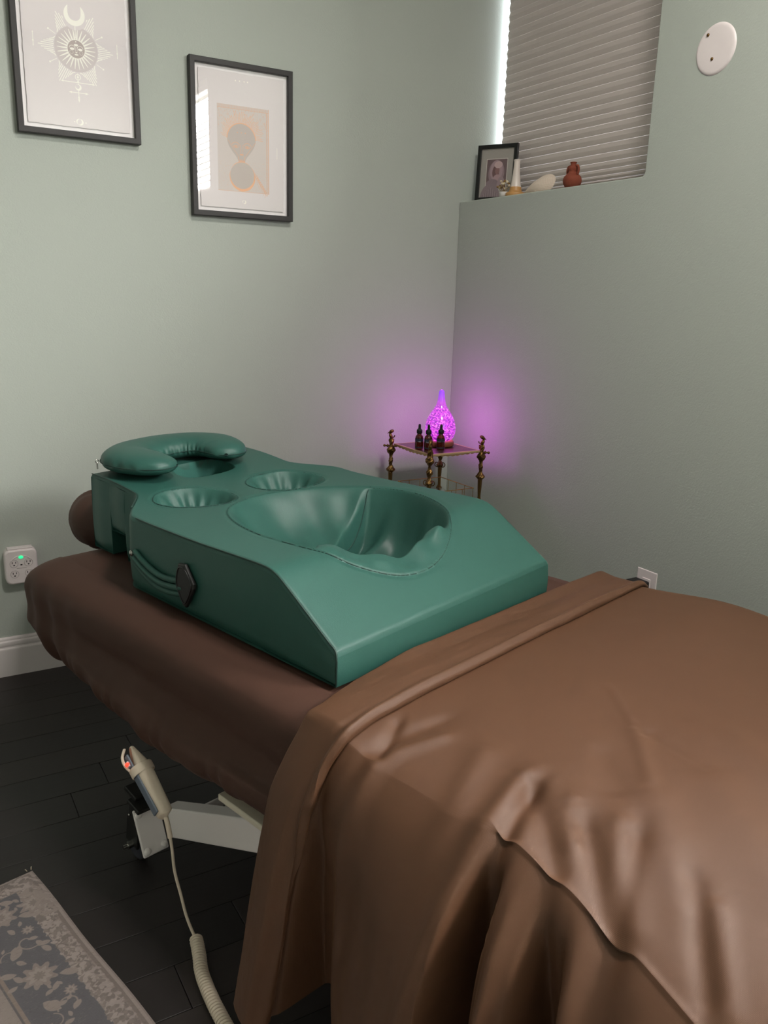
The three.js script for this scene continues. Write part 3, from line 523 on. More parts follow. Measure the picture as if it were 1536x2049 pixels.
// ───────────── rug ─────────────
{
  const t = thing('area_rug', 'faded beige and grey-blue floral rug at the lower left on the floor', 'rug', [-1.853, 0.0005, 1.087], 13.65 * R);
  const L = 1.75, W = 1.15, tex = canvasTex(1360, 2048, (g, w, h) => {     // canvas top = far end, right = edge facing the table
    const k = w / W; g.fillStyle = '#928a86'; g.fillRect(0, 0, w, h);
    const frame = (d0, d1, c) => { g.fillStyle = c; g.beginPath(); g.rect(d0 * k, d0 * k, w - 2 * d0 * k, h - 2 * d0 * k); g.rect(d1 * k, d1 * k, w - 2 * d1 * k, h - 2 * d1 * k); g.fill('evenodd'); };
    frame(0.004, 0.011, '#a29a94'); frame(0.011, 0.02, '#857d79'); frame(0.02, 0.057, '#99918c'); frame(0.057, 0.165, '#6b6b70'); frame(0.165, 0.172, '#8f857d'); frame(0.172, 0.176, '#6d6a6c'); g.fillStyle = '#948d88'; g.fillRect(0.176 * k, 0.176 * k, w - 0.352 * k, h - 0.352 * k);
    // speckled inner guard band
    let q = 5; const r = () => { q = (q * 16807) % 2147483647; return q / 2147483647; };
    for (let i = 0; i < 5000; i++) { const side = r() < 0.6 ? 0 : r() < 0.5 ? 1 : 2, d = (0.022 + r() * 0.034) * k; const x = side === 0 ? w - d : side === 1 ? d : r() * w, y = side === 2 ? d : r() * h; g.fillStyle = ['#8b8480', '#a8a09b', '#a39b97', '#827b78'][(r() * 4) | 0]; g.beginPath(); g.ellipse(x, y, 3 + r() * 7, 2 + r() * 4, r() * 3, 0, 7); g.fill(); }
    // rosettes, leaves and scrolls of the main border
    const flower = (x, y, s) => { const n = 9; for (let j = 3; j > 0; j--) { g.fillStyle = ['#8c8581', '#a29a95', '#948c88'][j - 1]; g.beginPath(); for (let i = 0; i <= 60; i++) { const a = (i / 60) * Math.PI * 2, rr = s * (j / 3) * (0.82 + 0.18 * Math.cos(a * n) + (r() - 0.5) * 0.08); const X = x + Math.cos(a) * rr, Y = y + Math.sin(a) * rr; i ? g.lineTo(X, Y) : g.moveTo(X, Y); } g.fill(); } };
    const leafy = (x, y, a, s) => { g.save(); g.translate(x, y); g.rotate(a); g.fillStyle = '#9a928d'; g.beginPath(); g.moveTo(0, 0); g.bezierCurveTo(s * 0.3, -s * 0.45, s * 0.8, -s * 0.35, s, 0); g.bezierCurveTo(s * 0.8, s * 0.3, s * 0.4, s * 0.25, 0, 0); g.fill(); g.restore(); };
    const scroll = (x, y, s, a) => { g.save(); g.translate(x, y); g.rotate(a); g.strokeStyle = '#98908b'; g.lineWidth = s * 0.12; g.beginPath(); for (let i = 0; i < 30; i++) { const t = i / 29 * 4.6, rr = s * (1 - i / 36); const X = Math.cos(t) * rr, Y = Math.sin(t) * rr; i ? g.lineTo(X, Y) : g.moveTo(X, Y); } g.stroke(); g.restore(); };
    const along = (fx) => { for (let y = 0.11; y < L - 0.06; y += 0.1) { const j = Math.round((y - 0.11) / 0.1); const [x, Y] = fx(y); if (j % 2 === 0) { flower(x, Y, 0.036 * k); leafy(x + 0.03 * k, Y + 0.02 * k, 0.5, 0.035 * k); leafy(x - 0.03 * k, Y - 0.03 * k, 3.6, 0.03 * k); } else { scroll(x + 0.018 * k, Y, 0.026 * k, j); scroll(x - 0.022 * k, Y + 0.02 * k, 0.02 * k, j + 2); flower(x + 0.03 * k, Y - 0.03 * k, 0.013 * k); leafy(x, Y, 1.2 + j, 0.04 * k); } for (let i = 0; i < 7; i++) leafy(x + (r() - 0.5) * 0.08 * k, Y + (r() - 0.5) * 0.1 * k, r() * 6, (0.012 + 0.014 * r()) * k); } };
    along((y) => [w - 0.111 * k, y * k]); along((y) => [0.111 * k, y * k]); along((y) => [Math.min(y, W) * k, 0.111 * k]);
    for (let i = 0; i < 160; i++) { const x = (0.2 + r() * (W - 0.4)) * k, y = (0.2 + r() * (L - 0.4)) * k; r() < 0.3 ? flower(x, y, (0.015 + 0.02 * r()) * k) : leafy(x, y, r() * 6, (0.02 + 0.03 * r()) * k); }
    for (let i = 0; i < 26000; i++) { g.fillStyle = r() < 0.5 ? 'rgba(190,178,168,0.16)' : 'rgba(70,62,60,0.14)'; g.fillRect(r() * w, r() * h, 2 + r() * 6, 1.5); }
  });
  // local: x runs from -W (left) to 0 (edge facing the table), z from 0 to L
  const g = surf(60, 90, (a, b) => { const x = -W + W * a, z = L * b, e = Math.min(-x, x + W, z, L - z), wob = 0.0015 * Math.sin(z * 17) * (a > 0.98 ? 1 : 0); return [x + wob, 0.008 * (1 - Math.pow(1 - clamp(e / 0.02), 3)) + 0.0004, z, a, 1 - b]; });
  const wv = dataTex(256, (x, y) => 0.5 + 0.3 * Math.sin(x * Math.PI * 2 * 40) * Math.sin(y * Math.PI * 2 * 40) + 0.2 * tnoise(x * 64, y * 64, 64));
  obj('pile', g, std({ map: tex, color: '#f2ebe9', roughness: 0.95, bumpMap: rep(wv, 8, 12), bumpScale: 0.0008 }), t);
  obj('backing', [box(W - 0.004, 0.0008, L - 0.004, -W / 2, 0.0004, L / 2)], std({ color: '#7d7268', roughness: 1 }), t);
  obj('fringe_tuft', [tube([[-0.003, 0.006, 0.002], [-0.001, 0.008, -0.003], [0.001, 0.007, -0.006]], 0.0011, 6, 5), tube([[-0.012, 0.006, 0.002], [-0.013, 0.008, -0.002], [-0.0135, 0.007, -0.005]], 0.0009, 6, 5)], std({ color: '#b3a692', roughness: 1 }), t);
}

// ───────────── massage table: local axes x = v (towards the right wall), y up, z = -u (towards the foot) ─────────────
const TO = [-1.41148, 0, 1.70363], TURN = Math.atan2(0.2608, 0.9654);
const P = (u, v, h) => [v, h, -u];
const onTable = (name, label, category, group) => thing(name, label, category, TO, TURN, group);
function rebase(o) {                           // move the origin to the thing's base without moving the thing
  o.updateMatrixWorld(true);
  const inv = o.matrixWorld.clone().invert(), b = new THREE.Box3(), q = new THREE.Box3();
  o.traverse((c) => { if (c.isMesh) { c.geometry.computeBoundingBox(); q.copy(c.geometry.boundingBox).applyMatrix4(inv.clone().multiply(c.matrixWorld)); b.union(q); } });
  const c = V((b.min.x + b.max.x) / 2, b.min.y, (b.min.z + b.max.z) / 2);
  for (const k of o.children) k.position.sub(c);
  o.position.add(c.clone().applyEuler(o.rotation)); return o;
}
const bedTop = (u, v) => 0.617 + 0.012 * Math.min(v, 0.7);      // the padded top is slightly higher towards the wall
const HEAD_U = 1.125, NEAR_V = -0.085, FAR_V = 0.872;

{ // the table itself
  const t = onTable('massage_table', 'white-framed lift massage table on tilting castors under brown sheets', 'massage table');
  obj('mattress', rbox(0.7, 0.075, 1.62, 0.03, 0.39, 0.55, -0.22), std({ color: '#3a2c26', roughness: 0.9 }), t);
  obj('foot_pad', rbox(0.55, 0.06, 0.36, 0.025, 0.475, 0.54, 0.77), std({ color: '#3a2c26', roughness: 0.9 }), t);
  obj('table_board', rbox(0.76, 0.03, 1.72, 0.006, 0.38, 0.495, -0.2), M.whiteMetal, t);
  for (const [v, l, z] of [[-0.075, 0.28, -0.09], [0.69, 1.0, 0.275]]) obj('rail', rbox(0.03, 0.014, l, 0.003, v, 0.342, z), std({ color: '#d9d0bd', roughness: 0.5 }), t);
  obj('cross_beam', [rbox(0.64, 0.03, 0.03, 0.004, 0.34, 0.352, -0.2), rbox(0.5, 0.03, 0.03, 0.004, 0.4, 0.352, 0.7)], M.whiteMetal, t);
  for (const v of [0.1, 0.6]) for (const u of [0.2, -0.5]) obj('strut', rbox(0.03, 0.14, 0.03, 0.003, v, 0.425, -u), M.whiteMetal, t);
  // arms rise from the castor plates to the rails
  const arm = (v, s, u0) => {                  // s = 1 head end, -1 foot end
    const a = [u0, 0.1], b = [u0 - s * 0.57, 0.338], du = b[0] - a[0], dh = b[1] - a[1], L = Math.hypot(du, dh);
    const m = obj('arm', rbox(0.042, 0.07, L, 0.004), M.whiteMetal, t);
    m.position.set(v + 0.057, (a[1] + b[1]) / 2, -(a[0] + b[0]) / 2); m.rotation.x = -Math.atan2(dh, -du);
    const n = [-(du) / L, -(dh) / L];          // outwards along the arm
    const pl = obj('castor_plate', rbox(0.062, 0.108, 0.008, 0.003), M.whiteMetal, t);
    pl.position.set(v, a[1] + n[1] * 0.004, -(a[0] + n[0] * 0.004)); pl.rotation.x = m.rotation.x;
    for (const [x, y] of [[-0.021, 0.042], [0.021, 0.042], [-0.021, -0.042], [0.021, -0.042]]) { const q = obj('bolt', lathe([[0, 0.006], [0.005, 0.0055], [0.0082, 0.002], [0.0085, -0.001]], 18).rotateX(Math.PI / 2), M.whiteMetal, pl); q.position.set(x, y, 0.004); }
    const c = obj('castor', [rbox(0.05, 0.012, 0.05, 0.003, 0, 0.165, 0), rbox(0.006, 0.075, 0.05, 0.002, -0.019, 0.095, 0), rbox(0.006, 0.075, 0.05, 0.002, 0.019, 0.095, 0), rbox(0.046, 0.05, 0.034, 0.006, 0, 0.14, -0.004), rbox(0.03, 0.012, 0.05, 0.003, 0, 0.176, -0.03)], M.black, t);
    c.position.set(v - 0.002, -0.01, -(u0 + s * 0.062)); c.rotation.x = s * 0.18;
    obj('wheel', [lathe([[0, -0.013], [0.03, -0.013], [0.036, -0.009], [0.0365, 0], [0.036, 0.009], [0.03, 0.013], [0, 0.013]], 32).rotateZ(Math.PI / 2).translate(0, 0.05, 0)], M.rubber, c);
    obj('axle_nut', [new THREE.CylinderGeometry(0.009, 0.009, 0.012, 6).rotateZ(Math.PI / 2).translate(-0.028, 0.062, 0.004), new THREE.CylinderGeometry(0.0045, 0.0045, 0.02, 12).rotateZ(Math.PI / 2).translate(-0.034, 0.062, 0.004)], M.steel, c);
    obj('rivet', new THREE.SphereGeometry(0.003, 10, 8).translate(-0.025, 0.137, -0.01), M.steel, c);
  };
  for (const v of [-0.064, 0.54]) arm(v, 1, 0.535);
  for (const v of [0.1, 0.5]) arm(v, -1, -0.6);
  for (const [u, v] of [[0.455, 0.0], [-0.53, 0.12]]) obj('cross_bar', tube([P(u, v, 0.15), P(u, 0.64, 0.15)], 0.0105, 2, 14), M.whiteMetal, t);
  obj('roller', lathe([[0, -0.02], [0.02, -0.02], [0.022, -0.016], [0.022, 0.016], [0.02, 0.02], [0, 0.02]], 24).rotateZ(Math.PI / 2).translate(0.1, 0.142, -0.44), M.white, t);
  for (const v of [0.22, 0.42]) obj('headrest_bracket', tube([P(0.95, v, 0.375), P(1.1, v, 0.375), P(1.19, v, 0.4), P(1.235, v, 0.46), P(1.24, v, 0.522)], 0.009, 16, 10), M.steel, t);
}

// head cradle cushion in its brown cover
{
  const h = onTable('head_cradle', 'dark brown covered crescent head cradle at the far end of the table', 'head cradle');
  const g = surf(64, 40, (a, b) => {
    const th = (a - 0.5) * 5.0 + Math.PI, q = b * Math.PI * 2, end = Math.sqrt(Math.max(0, 1 - Math.pow(Math.abs(2 * a - 1), 6)));
    const puck = 0.004 * Math.sin(th * 26) * Math.max(0, -Math.sin(q)) + 0.002 * Math.sin(th * 11 + q * 2);
    const rr = (0.07 + puck) * (0.25 + 0.75 * end), x = 0.13 + Math.cos(q) * rr;
    return [0.335 + Math.sin(th) * x, 0.618 + Math.sin(q) * rr * 1.05, -1.245 + Math.cos(th) * x * 0.95];
  });
  obj('cover', g, M.sheetFit, h);
  obj('gather', surf(64, 8, (a, b) => { const th = (a - 0.5) * 4.9 + Math.PI, w = 0.006 * Math.sin(th * 40), x = 0.13 + 0.045 * (1 - b) * 0.6 + w * b; return [0.335 + Math.sin(th) * x, 0.556 - 0.018 * b + 0.003 * Math.sin(th * 23), -1.245 + Math.cos(th) * x * 0.95]; }), M.sheetFit, h);
  rebase(h);
}

// fitted sheet over the padded top
function fitted(a, b) {                        // a along the table (0 foot .. 1 head), b across (0 near hem .. 1 far hem)
  const u = lerp(-0.12, HEAD_U, a), e = clamp((u - (HEAD_U - 0.15)) / 0.15), q = Math.sqrt(Math.max(0, 1 - e * e));
  const hem = lerp(0.35, 0.375, sm(0.85, HEAD_U, u)) + 0.012 * Math.sin(u * 9 + 1), mid = 0.49;
  // profile of the near side, mirrored for the far side: [inwards from the edge, height]
  const g = 1 - sm(0.62, 0.98, u), L = (a, b) => lerp(a, b, g);
  const side = [[L(0.06, 0.03), hem], [L(0.03, 0.0), hem + 0.012], [L(0.004, -0.03), hem + 0.045], [L(-0.01, -0.034), hem + 0.078], [L(-0.014, -0.016), Math.max(0.455, hem + 0.095)], [L(-0.012, -0.006), 0.495], [-0.015, 0.53], [-0.016, 0.565], [-0.003, 0.594], [0.03, 0.612], [0.075, 0.62]];
  let v, h; const nb = 0.36;
  const along = (t) => { const i = clamp(t, 0, 0.9999) * (side.length - 1), k = i | 0, f = i - k, p0 = side[Math.max(0, k - 1)], p1 = side[k], p2 = side[k + 1], p3 = side[Math.min(side.length - 1, k + 2)]; const cr = (m) => 0.5 * (2 * p1[m] + (p2[m] - p0[m]) * f + (2 * p0[m] - 5 * p1[m] + 4 * p2[m] - p3[m]) * f * f + (3 * p1[m] - p0[m] - 3 * p2[m] + p3[m]) * f * f * f); return [cr(0), cr(1)]; };
  const low = (t) => 1 - sm(0.05, 0.45, t);
  if (b < nb) { const t = b / nb, s = along(t); v = NEAR_V + s[0]; h = s[1] + (s[1] > 0.58 ? (bedTop(u, v) - 0.617) * sm(0.58, 0.615, s[1]) : 0);
    const w = low(t); v -= w * (0.006 * Math.sin(u * 95 + 2 * Math.sin(u * 31)) + 0.006 * Math.sin(u * 37 + 3)) * (0.4 + 0.6 * fbm(u * 12, 3, 2)) + 0.004 * Math.sin(u * 58 + 4 * fbm(u * 6, 2, 2)) * sm(0.7, 0.95, u) * (1 - sm(0.5, 0.9, t)) + 0.008 * (fbm(u * 7 + t * 2, t * 3, 3) - 0.45) * (1 - sm(0.75, 1, t));
  } else if (b > 1 - nb) { const t = (1 - b) / nb, s = along(t); v = FAR_V - 0.05 - s[0]; h = s[1] + 0.0085 * sm(0.47, 0.6, s[1]); }
  else { const t = (b - nb) / (1 - 2 * nb); v = lerp(NEAR_V + 0.075, FAR_V - 0.05 - 0.075, t); h = bedTop(u, v) + 0.003 - 0.003 * Math.abs(2 * t - 1) + 0.0015 * (fbm(u * 6, v * 6, 2) - 0.5); }
  const vm = 0.39; v = vm + (v - vm) * (1 - 0.26 * Math.pow(1 - q, 1.4)); h = mid + (h - mid) * q;
  return [...P(u, v, h), u, v + h];
}
{
  const s = onTable('fitted_sheet', 'dark brown fitted sheet stretched over the padded table under the green bolster', 'fitted sheet');
  // denser towards the rounded head end
  const aMap = (t) => { const k = 1 - (0.15 / 1.21); return t < 0.7 ? (t / 0.7) * k : k + (1 - k) * Math.sin(((t - 0.7) / 0.3) * Math.PI / 2); };
  obj('sheet', surf(260, 180, (a, b) => fitted(aMap(a), b)), M.sheetFit, s);
  const hemLine = []; for (let i = 0; i <= 60; i++) { const p = fitted(aMap(0.98 * i / 60), 0.002); hemLine.push([p[0], p[1], p[2]]); }
  obj('elastic_hem', tube(hemLine, 0.004, 200, 6), M.sheetFit, s);
  rebase(s);
}

// ───────────── the green bolster ─────────────
const CL = 1.02, CW = 0.63;
const stepIn = (u) => 0.082 * sm(0.668, 0.81, u) ;
const vL = (u) => stepIn(u), vR = (u) => CW - stepIn(u);
const topProf = (u) => { const a = 0.687 + 0.622 * u, b = 0.793 - 0.006 * sm(0.17, 0.5, u) + 0.026 * sm(0.6, 0.98, u), k = 0.007, d = (a - b) / k; return d > 12 ? b : d < -12 ? a : -k * Math.log(Math.exp(-a / k) + Math.exp(-b / k)); };
const spline = (pts, n) => new THREE.CatmullRomCurve3(pts.map((p) => V(p[0], p[1], 0)), true, 'centripetal').getPoints(n).slice(0, n).map((p) => [p.x, p.y]);
const BELLY = spline([[0.588, 0.205], [0.613, 0.278], [0.605, 0.362], [0.558, 0.45], [0.489, 0.522], [0.412, 0.565], [0.33, 0.568], [0.23, 0.530], [0.152, 0.472], [0.105, 0.405], [0.082, 0.345], [0.077, 0.291], [0.086, 0.238], [0.113, 0.188], [0.15, 0.148], [0.2, 0.126], [0.28, 0.118], [0.379, 0.119], [0.48, 0.138], [0.55, 0.168]], 140);
const BREAST1 = spline([[0.766, 0.115], [0.778, 0.15], [0.765, 0.207], [0.722, 0.25], [0.669, 0.267], [0.632, 0.257], [0.615, 0.215], [0.632, 0.154], [0.672, 0.105], [0.725, 0.088]], 80);
const BREAST2 = spline([[0.74, 0.365], [0.752, 0.410], [0.741, 0.479], [0.69, 0.522], [0.636, 0.529], [0.606, 0.505], [0.592, 0.447], [0.608, 0.385], [0.655, 0.343], [0.708, 0.338]], 80);
const WELL = spline([[0.93, 0.262], [0.94, 0.32], [0.93, 0.39], [0.88, 0.402], [0.835, 0.392], [0.815, 0.32], [0.825, 0.25], [0.87, 0.238]], 70);
function sdf(poly, x, y) {                     // positive inside
  let d = 1e9, inside = false;
  for (let i = 0, j = poly.length - 1; i < poly.length; j = i++) {
    const [ax, ay] = poly[i], [bx, by] = poly[j], ex = bx - ax, ey = by - ay, t = clamp(((x - ax) * ex + (y - ay) * ey) / (ex * ex + ey * ey));
    const qx = ax + ex * t - x, qy = ay + ey * t - y; d = Math.min(d, qx * qx + qy * qy);
    if ((ay > y) !== (by > y) && x < ((bx - ax) * (y - ay)) / (by - ay) + ax) inside = !inside;
  }
  return inside ? Math.sqrt(d) : -Math.sqrt(d);
}
const plain = (u, v) => topProf(u) + 0.05 * v;
// seam across the belly sling: u of the seam as a function of v
const seamU = (v) => lin([[0.12, 0.2], [0.2, 0.285], [0.3, 0.37], [0.42, 0.43], [0.55, 0.475]], v);
function cushionTop(u, v) {                    // [height, which piece]
  let h = plain(u, v), part = 0;
  const e = Math.min(v - vL(u), vR(u) - v, u, CL - u), r = 0.009;
  if (e < r) h -= r - Math.sqrt(Math.max(0, r * r - (r - e) * (r - e)));
  h += 0.0016 * (fbm(u * 5, v * 5, 2) - 0.5);
  let d;
  if (u > 0.06 && u < 0.63 && v > 0.1 && v < 0.585 && (d = sdf(BELLY, u, v)) > -0.02) {
    if (d > 0) {
      part = 1;
      const cu = 0.3, cv = 0.34, th = Math.atan2(v - cv, u - cu), sling = sm(-0.01, 0.012, u - seamU(v));
      const steep = lerp(0.032, 0.075, sling), D = lerp(0.146, 0.112, sling);
      let f = 1 - Math.exp(-Math.pow(d / steep, 1.35));
      // the lining rolls in over the near and foot lips, then drops out of sight
      const near = Math.max(sm(0.36, 0.24, v), sm(0.24, 0.15, u) * sm(0.52, 0.42, v)) * (1 - sling); f = lerp(f, 0.08 * sm(0, 0.065, d) + 0.92 * sm(0.05, 0.082, d), near);
      h -= D * f;
      const wall = sm(0.004, 0.03, d) * (1 - sm(0.1, 0.16, d));
      const far = sm(0.3, 0.45, v) * (1 - sling);
      h += wall * (far * (0.011 * Math.sin(u * 46 + 0.6 + v * 4) + 0.004 * Math.sin(u * 97 + 1)) + (1 - sling) * 0.005 * Math.sin(th * 12 + 1.4) + 0.0025 * sling * Math.sin(th * 17));
      h -= 0.006 * Math.exp(-Math.pow((u - seamU(v)) / 0.006, 2)) * sm(0.01, 0.03, d);
      h += 0.0015 * sling * sm(0, 0.02, d) * Math.exp(-Math.pow((u - seamU(v) - 0.018) / 0.012, 2));
    } else h -= 0.003 * sm(-0.016, 0, d);
  }
  for (const [poly, k, cu, cv] of [[BREAST1, 2, 0.695, 0.18], [BREAST2, 3, 0.67, 0.436]]) if (u > 0.56 && u < 0.82 && (d = sdf(poly, u, v)) > -0.02) {
    if (d > 0) {
      part = k; const th = Math.atan2(v - cv, u - cu);
      h -= 0.05 * (1 - Math.exp(-Math.pow(d / 0.022, 1.5)));
      const w = sm(0.002, 0.018, d) * (1 - 0.6 * sm(0.04, 0.075, d));
      const wob = th + 0.5 * Math.sin(th * 2 + k); h += w * (0.009 * Math.pow(Math.abs(Math.sin(wob * 2.5 + k)), 0.7) * Math.sign(Math.sin(wob * 2.5 + k)) * (0.4 + 0.6 * noise(th * 1.3 + 9, k)) + 0.003 * Math.sin(th * 13 + 2 * k));
    } else h -= 0.0025 * sm(-0.014, 0, d);
  }
  if (u > 0.79 && v > 0.2 && v < 0.43 && (d = sdf(WELL, u, v)) > 0) { part = 4; h -= 0.16 * sm(0, 0.012, d); }
  return [h, part];
}
const cushionBottom = (u, v) => bedTop(u, v) + 0.0065;
{
  const c = onTable('pregnancy_bolster', 'green vinyl full-body bolster with belly and chest recesses on the table', 'bolster');
  const nu = 408, nv = 252, H = new Float32Array((nu + 1) * (nv + 1)), K = new Uint8Array((nu + 1) * (nv + 1));
  const at = (i, j) => { const u = (CL * i) / nu, a = vL(u), b = vR(u); return [u, lerp(a, b, j / nv)]; };
  for (let j = 0; j <= nv; j++) for (let i = 0; i <= nu; i++) { const [u, v] = at(i, j), r = cushionTop(u, v); H[j * (nu + 1) + i] = r[0]; K[j * (nu + 1) + i] = r[1]; }
  const whole = surf(nu, nv, (a, b, i, j) => { const [u, v] = at(i, j); return [...P(u, v, H[j * (nu + 1) + i]), u, v]; });
  const pieces = [[], [], [], [], []], ix = whole.index.array;
  for (let t = 0; t < ix.length; t += 3) { const k = Math.min(K[ix[t]], K[ix[t + 1]], K[ix[t + 2]]); pieces[k].push(ix[t], ix[t + 1], ix[t + 2]); }
  const cut = (k) => {                         // one piece of the top with the shared smooth normals
    const map = new Map(), pos = [], nor = [], uv = [], idx = [];
    for (const q of pieces[k]) { if (!map.has(q)) { map.set(q, map.size); for (const [src, dst, n] of [[whole.attributes.position, pos, 3], [whole.attributes.normal, nor, 3], [whole.attributes.uv, uv, 2]]) for (let m = 0; m < n; m++) dst.push(src.array[q * n + m]); } idx.push(map.get(q)); }
    const g = new THREE.BufferGeometry(); g.setAttribute('position', new THREE.Float32BufferAttribute(pos, 3)); g.setAttribute('normal', new THREE.Float32BufferAttribute(nor, 3)); g.setAttribute('uv', new THREE.Float32BufferAttribute(uv, 2)); g.setIndex(idx); return g;
  };
  // side walls, with the arm notch under the head block
  const N0 = 0.85, N1 = 0.925, NH = 0.685;
  const low = (u, v) => (u > N0 && u < N1 ? NH + 0.03 * v : cushionBottom(u, v));
  const us = []; for (let i = 0; i <= 200; i++) us.push((CL * i) / 200); us.push(N0, N0 + 1e-5, N1 - 1e-5, N1); us.sort((a, b) => a - b);
  const wall = (vf, out) => surf(us.length - 1, 20, (a, b, i, j) => {
    const u = us[i], v = vf(u), t = j / 20, y0 = low(u, v), y1 = cushionTop(u, v)[0]; const soft = 0.003 * Math.sin(t * Math.PI) + 0.0022 * (fbm(u * 9, t * 3 + out, 3) - 0.5) + 0.0016 * Math.sin(u * 60) * sm(0.7, 0.75, u); const rb = 0.008 * Math.pow(1 - clamp(t / 0.12), 2);
    return [...P(u, v + out * (soft - rb), lerp(y0, y1, t)), u, t * 0.17];
  });
  const endWall = (u, out) => surf(120, 20, (a, b) => { const v = lerp(vL(u), vR(u), a), y1 = cushionTop(u, v)[0], y0 = cushionBottom(u, v); const soft = 0.003 * Math.sin(b * Math.PI); return [...P(u + out * soft, v, lerp(y0, y1, b)), v, b * 0.17]; });
  const under = surf(us.length - 1, 4, (a, b, i) => { const u = us[i], v = lerp(vL(u), vR(u), b); return [...P(u, v, low(u, v)), u, v]; });
  obj('bolster_body', [cut(0), wall(vL, -1), wall(vR, 1), endWall(0, -1), endWall(CL, 1), under], M.vinyl, c);
  obj('belly_sling', cut(1), M.vinyl, c);
  obj('chest_recess', cut(2), M.vinyl, c); obj('chest_recess', cut(3), M.vinyl, c);
  obj('face_opening', cut(4), M.nylon, c);
  // seams: piping on the top edges and corners, stitching round the recesses
  const on = (u, v, up = 0.0006) => P(u, v, cushionTop(u, v)[0] + up);
  const nearEdge = []; for (let i = 0; i <= 46; i++) { const u = 0.655 - (0.651 * i) / 46; nearEdge.push(P(u, 0.0012, cushionTop(u, 0.0045)[0] + 0.001)); }
  const y0 = nearEdge[46][1]; for (let i = 1; i <= 6; i++) nearEdge.push(P(-0.0012, -0.0005, lerp(y0 - 0.004, 0.626, i / 6)));
  obj('piping', tube(nearEdge, 0.0019, 260, 7), M.piping, c);
  const headEdge = []; for (let i = 0; i <= 18; i++) { const u = 0.72 + (0.296 * i) / 18; headEdge.push(P(u, vL(u) + 0.0012, cushionTop(u, vL(u) + 0.0045)[0] + 0.001)); }
  obj('piping', tube(headEdge, 0.0015, 80, 7), M.piping, c);
  for (const poly of [BELLY, BREAST1, BREAST2]) obj('stitching', tube(poly.map(([u, v]) => on(u, v)), 0.0011, poly.length * 3, 6, true), M.thread, c);
  const seam = []; for (let i = 0; i <= 30; i++) { const v = 0.132 + (0.41 * i) / 30, u = seamU(v); seam.push(on(u, v, 0.0012)); }
  obj('seam', tube(seam, 0.0014, 120, 6), M.thread, c);
  // carrying handle: three-fold strap, patch plates
  const strapPts = (dy, o) => { const r = []; for (let i = 0; i <= 10; i++) { const t = i / 10, u = lerp(0.652, 0.455, t), sag = -0.018 * Math.sin(t * Math.PI); r.push(P(u, -0.004 - o - 0.003 * Math.sin(t * Math.PI), lerp(0.7, 0.682, t) + dy + sag)); } return r; };
  for (const [dy, o] of [[0.014, 0.002], [0, 0.005], [-0.014, 0.002]]) obj('handle_strap', tube(strapPts(dy, o), 0.0068, 50, 10), M.vinyl, c);
  const plate = (s) => { const sh = new THREE.Shape(), k = s; const pts = [[-0.02 * k, 0.044], [0.004 * k, 0.047], [0.034 * k, 0.012], [0.034 * k, 0.002], [0.003 * k, -0.046], [-0.008 * k, -0.043], [-0.032 * k, -0.006], [-0.032 * k, 0.012]]; sh.moveTo(...pts[0]); pts.slice(1).forEach((p) => sh.lineTo(...p)); sh.lineTo(...pts[0]); return sh; };
  const pg = new THREE.ExtrudeGeometry(plate(1), { depth: 0.003, bevelEnabled: true, bevelThickness: 0.0035, bevelSize: 0.004, bevelOffset: -0.004, bevelSegments: 4 });
  const patch = obj('handle_patch', [pg.clone()], M.black, c); patch.rotation.y = -Math.PI / 2; patch.position.set(-0.0085, 0.69, -0.445); 
  const rim = obj('patch_rim', tube([[-0.016, 0.036], [0.003, 0.038], [0.027, 0.01], [0.027, 0.003], [0.002, -0.037], [-0.006, -0.035], [-0.026, -0.005], [-0.026, 0.01]].map(([x, y]) => [x, y, 0.0066]), 0.0016, 60, 6, true), M.blackGloss, patch);
  rim.position.set(0, 0, 0);
  const p2 = obj('handle_patch', [pg.clone()], M.black, c); p2.rotation.y = Math.PI + 0.25; p2.position.set(0.012, 0.69, -0.672); p2.scale.set(0.45, 0.95, 0.8);
  obj('rivet', new THREE.SphereGeometry(0.0065, 14, 10).scale(0.6, 1, 1).translate(-0.006, 0.706, -0.67), M.steel, c);
  rebase(c);
}
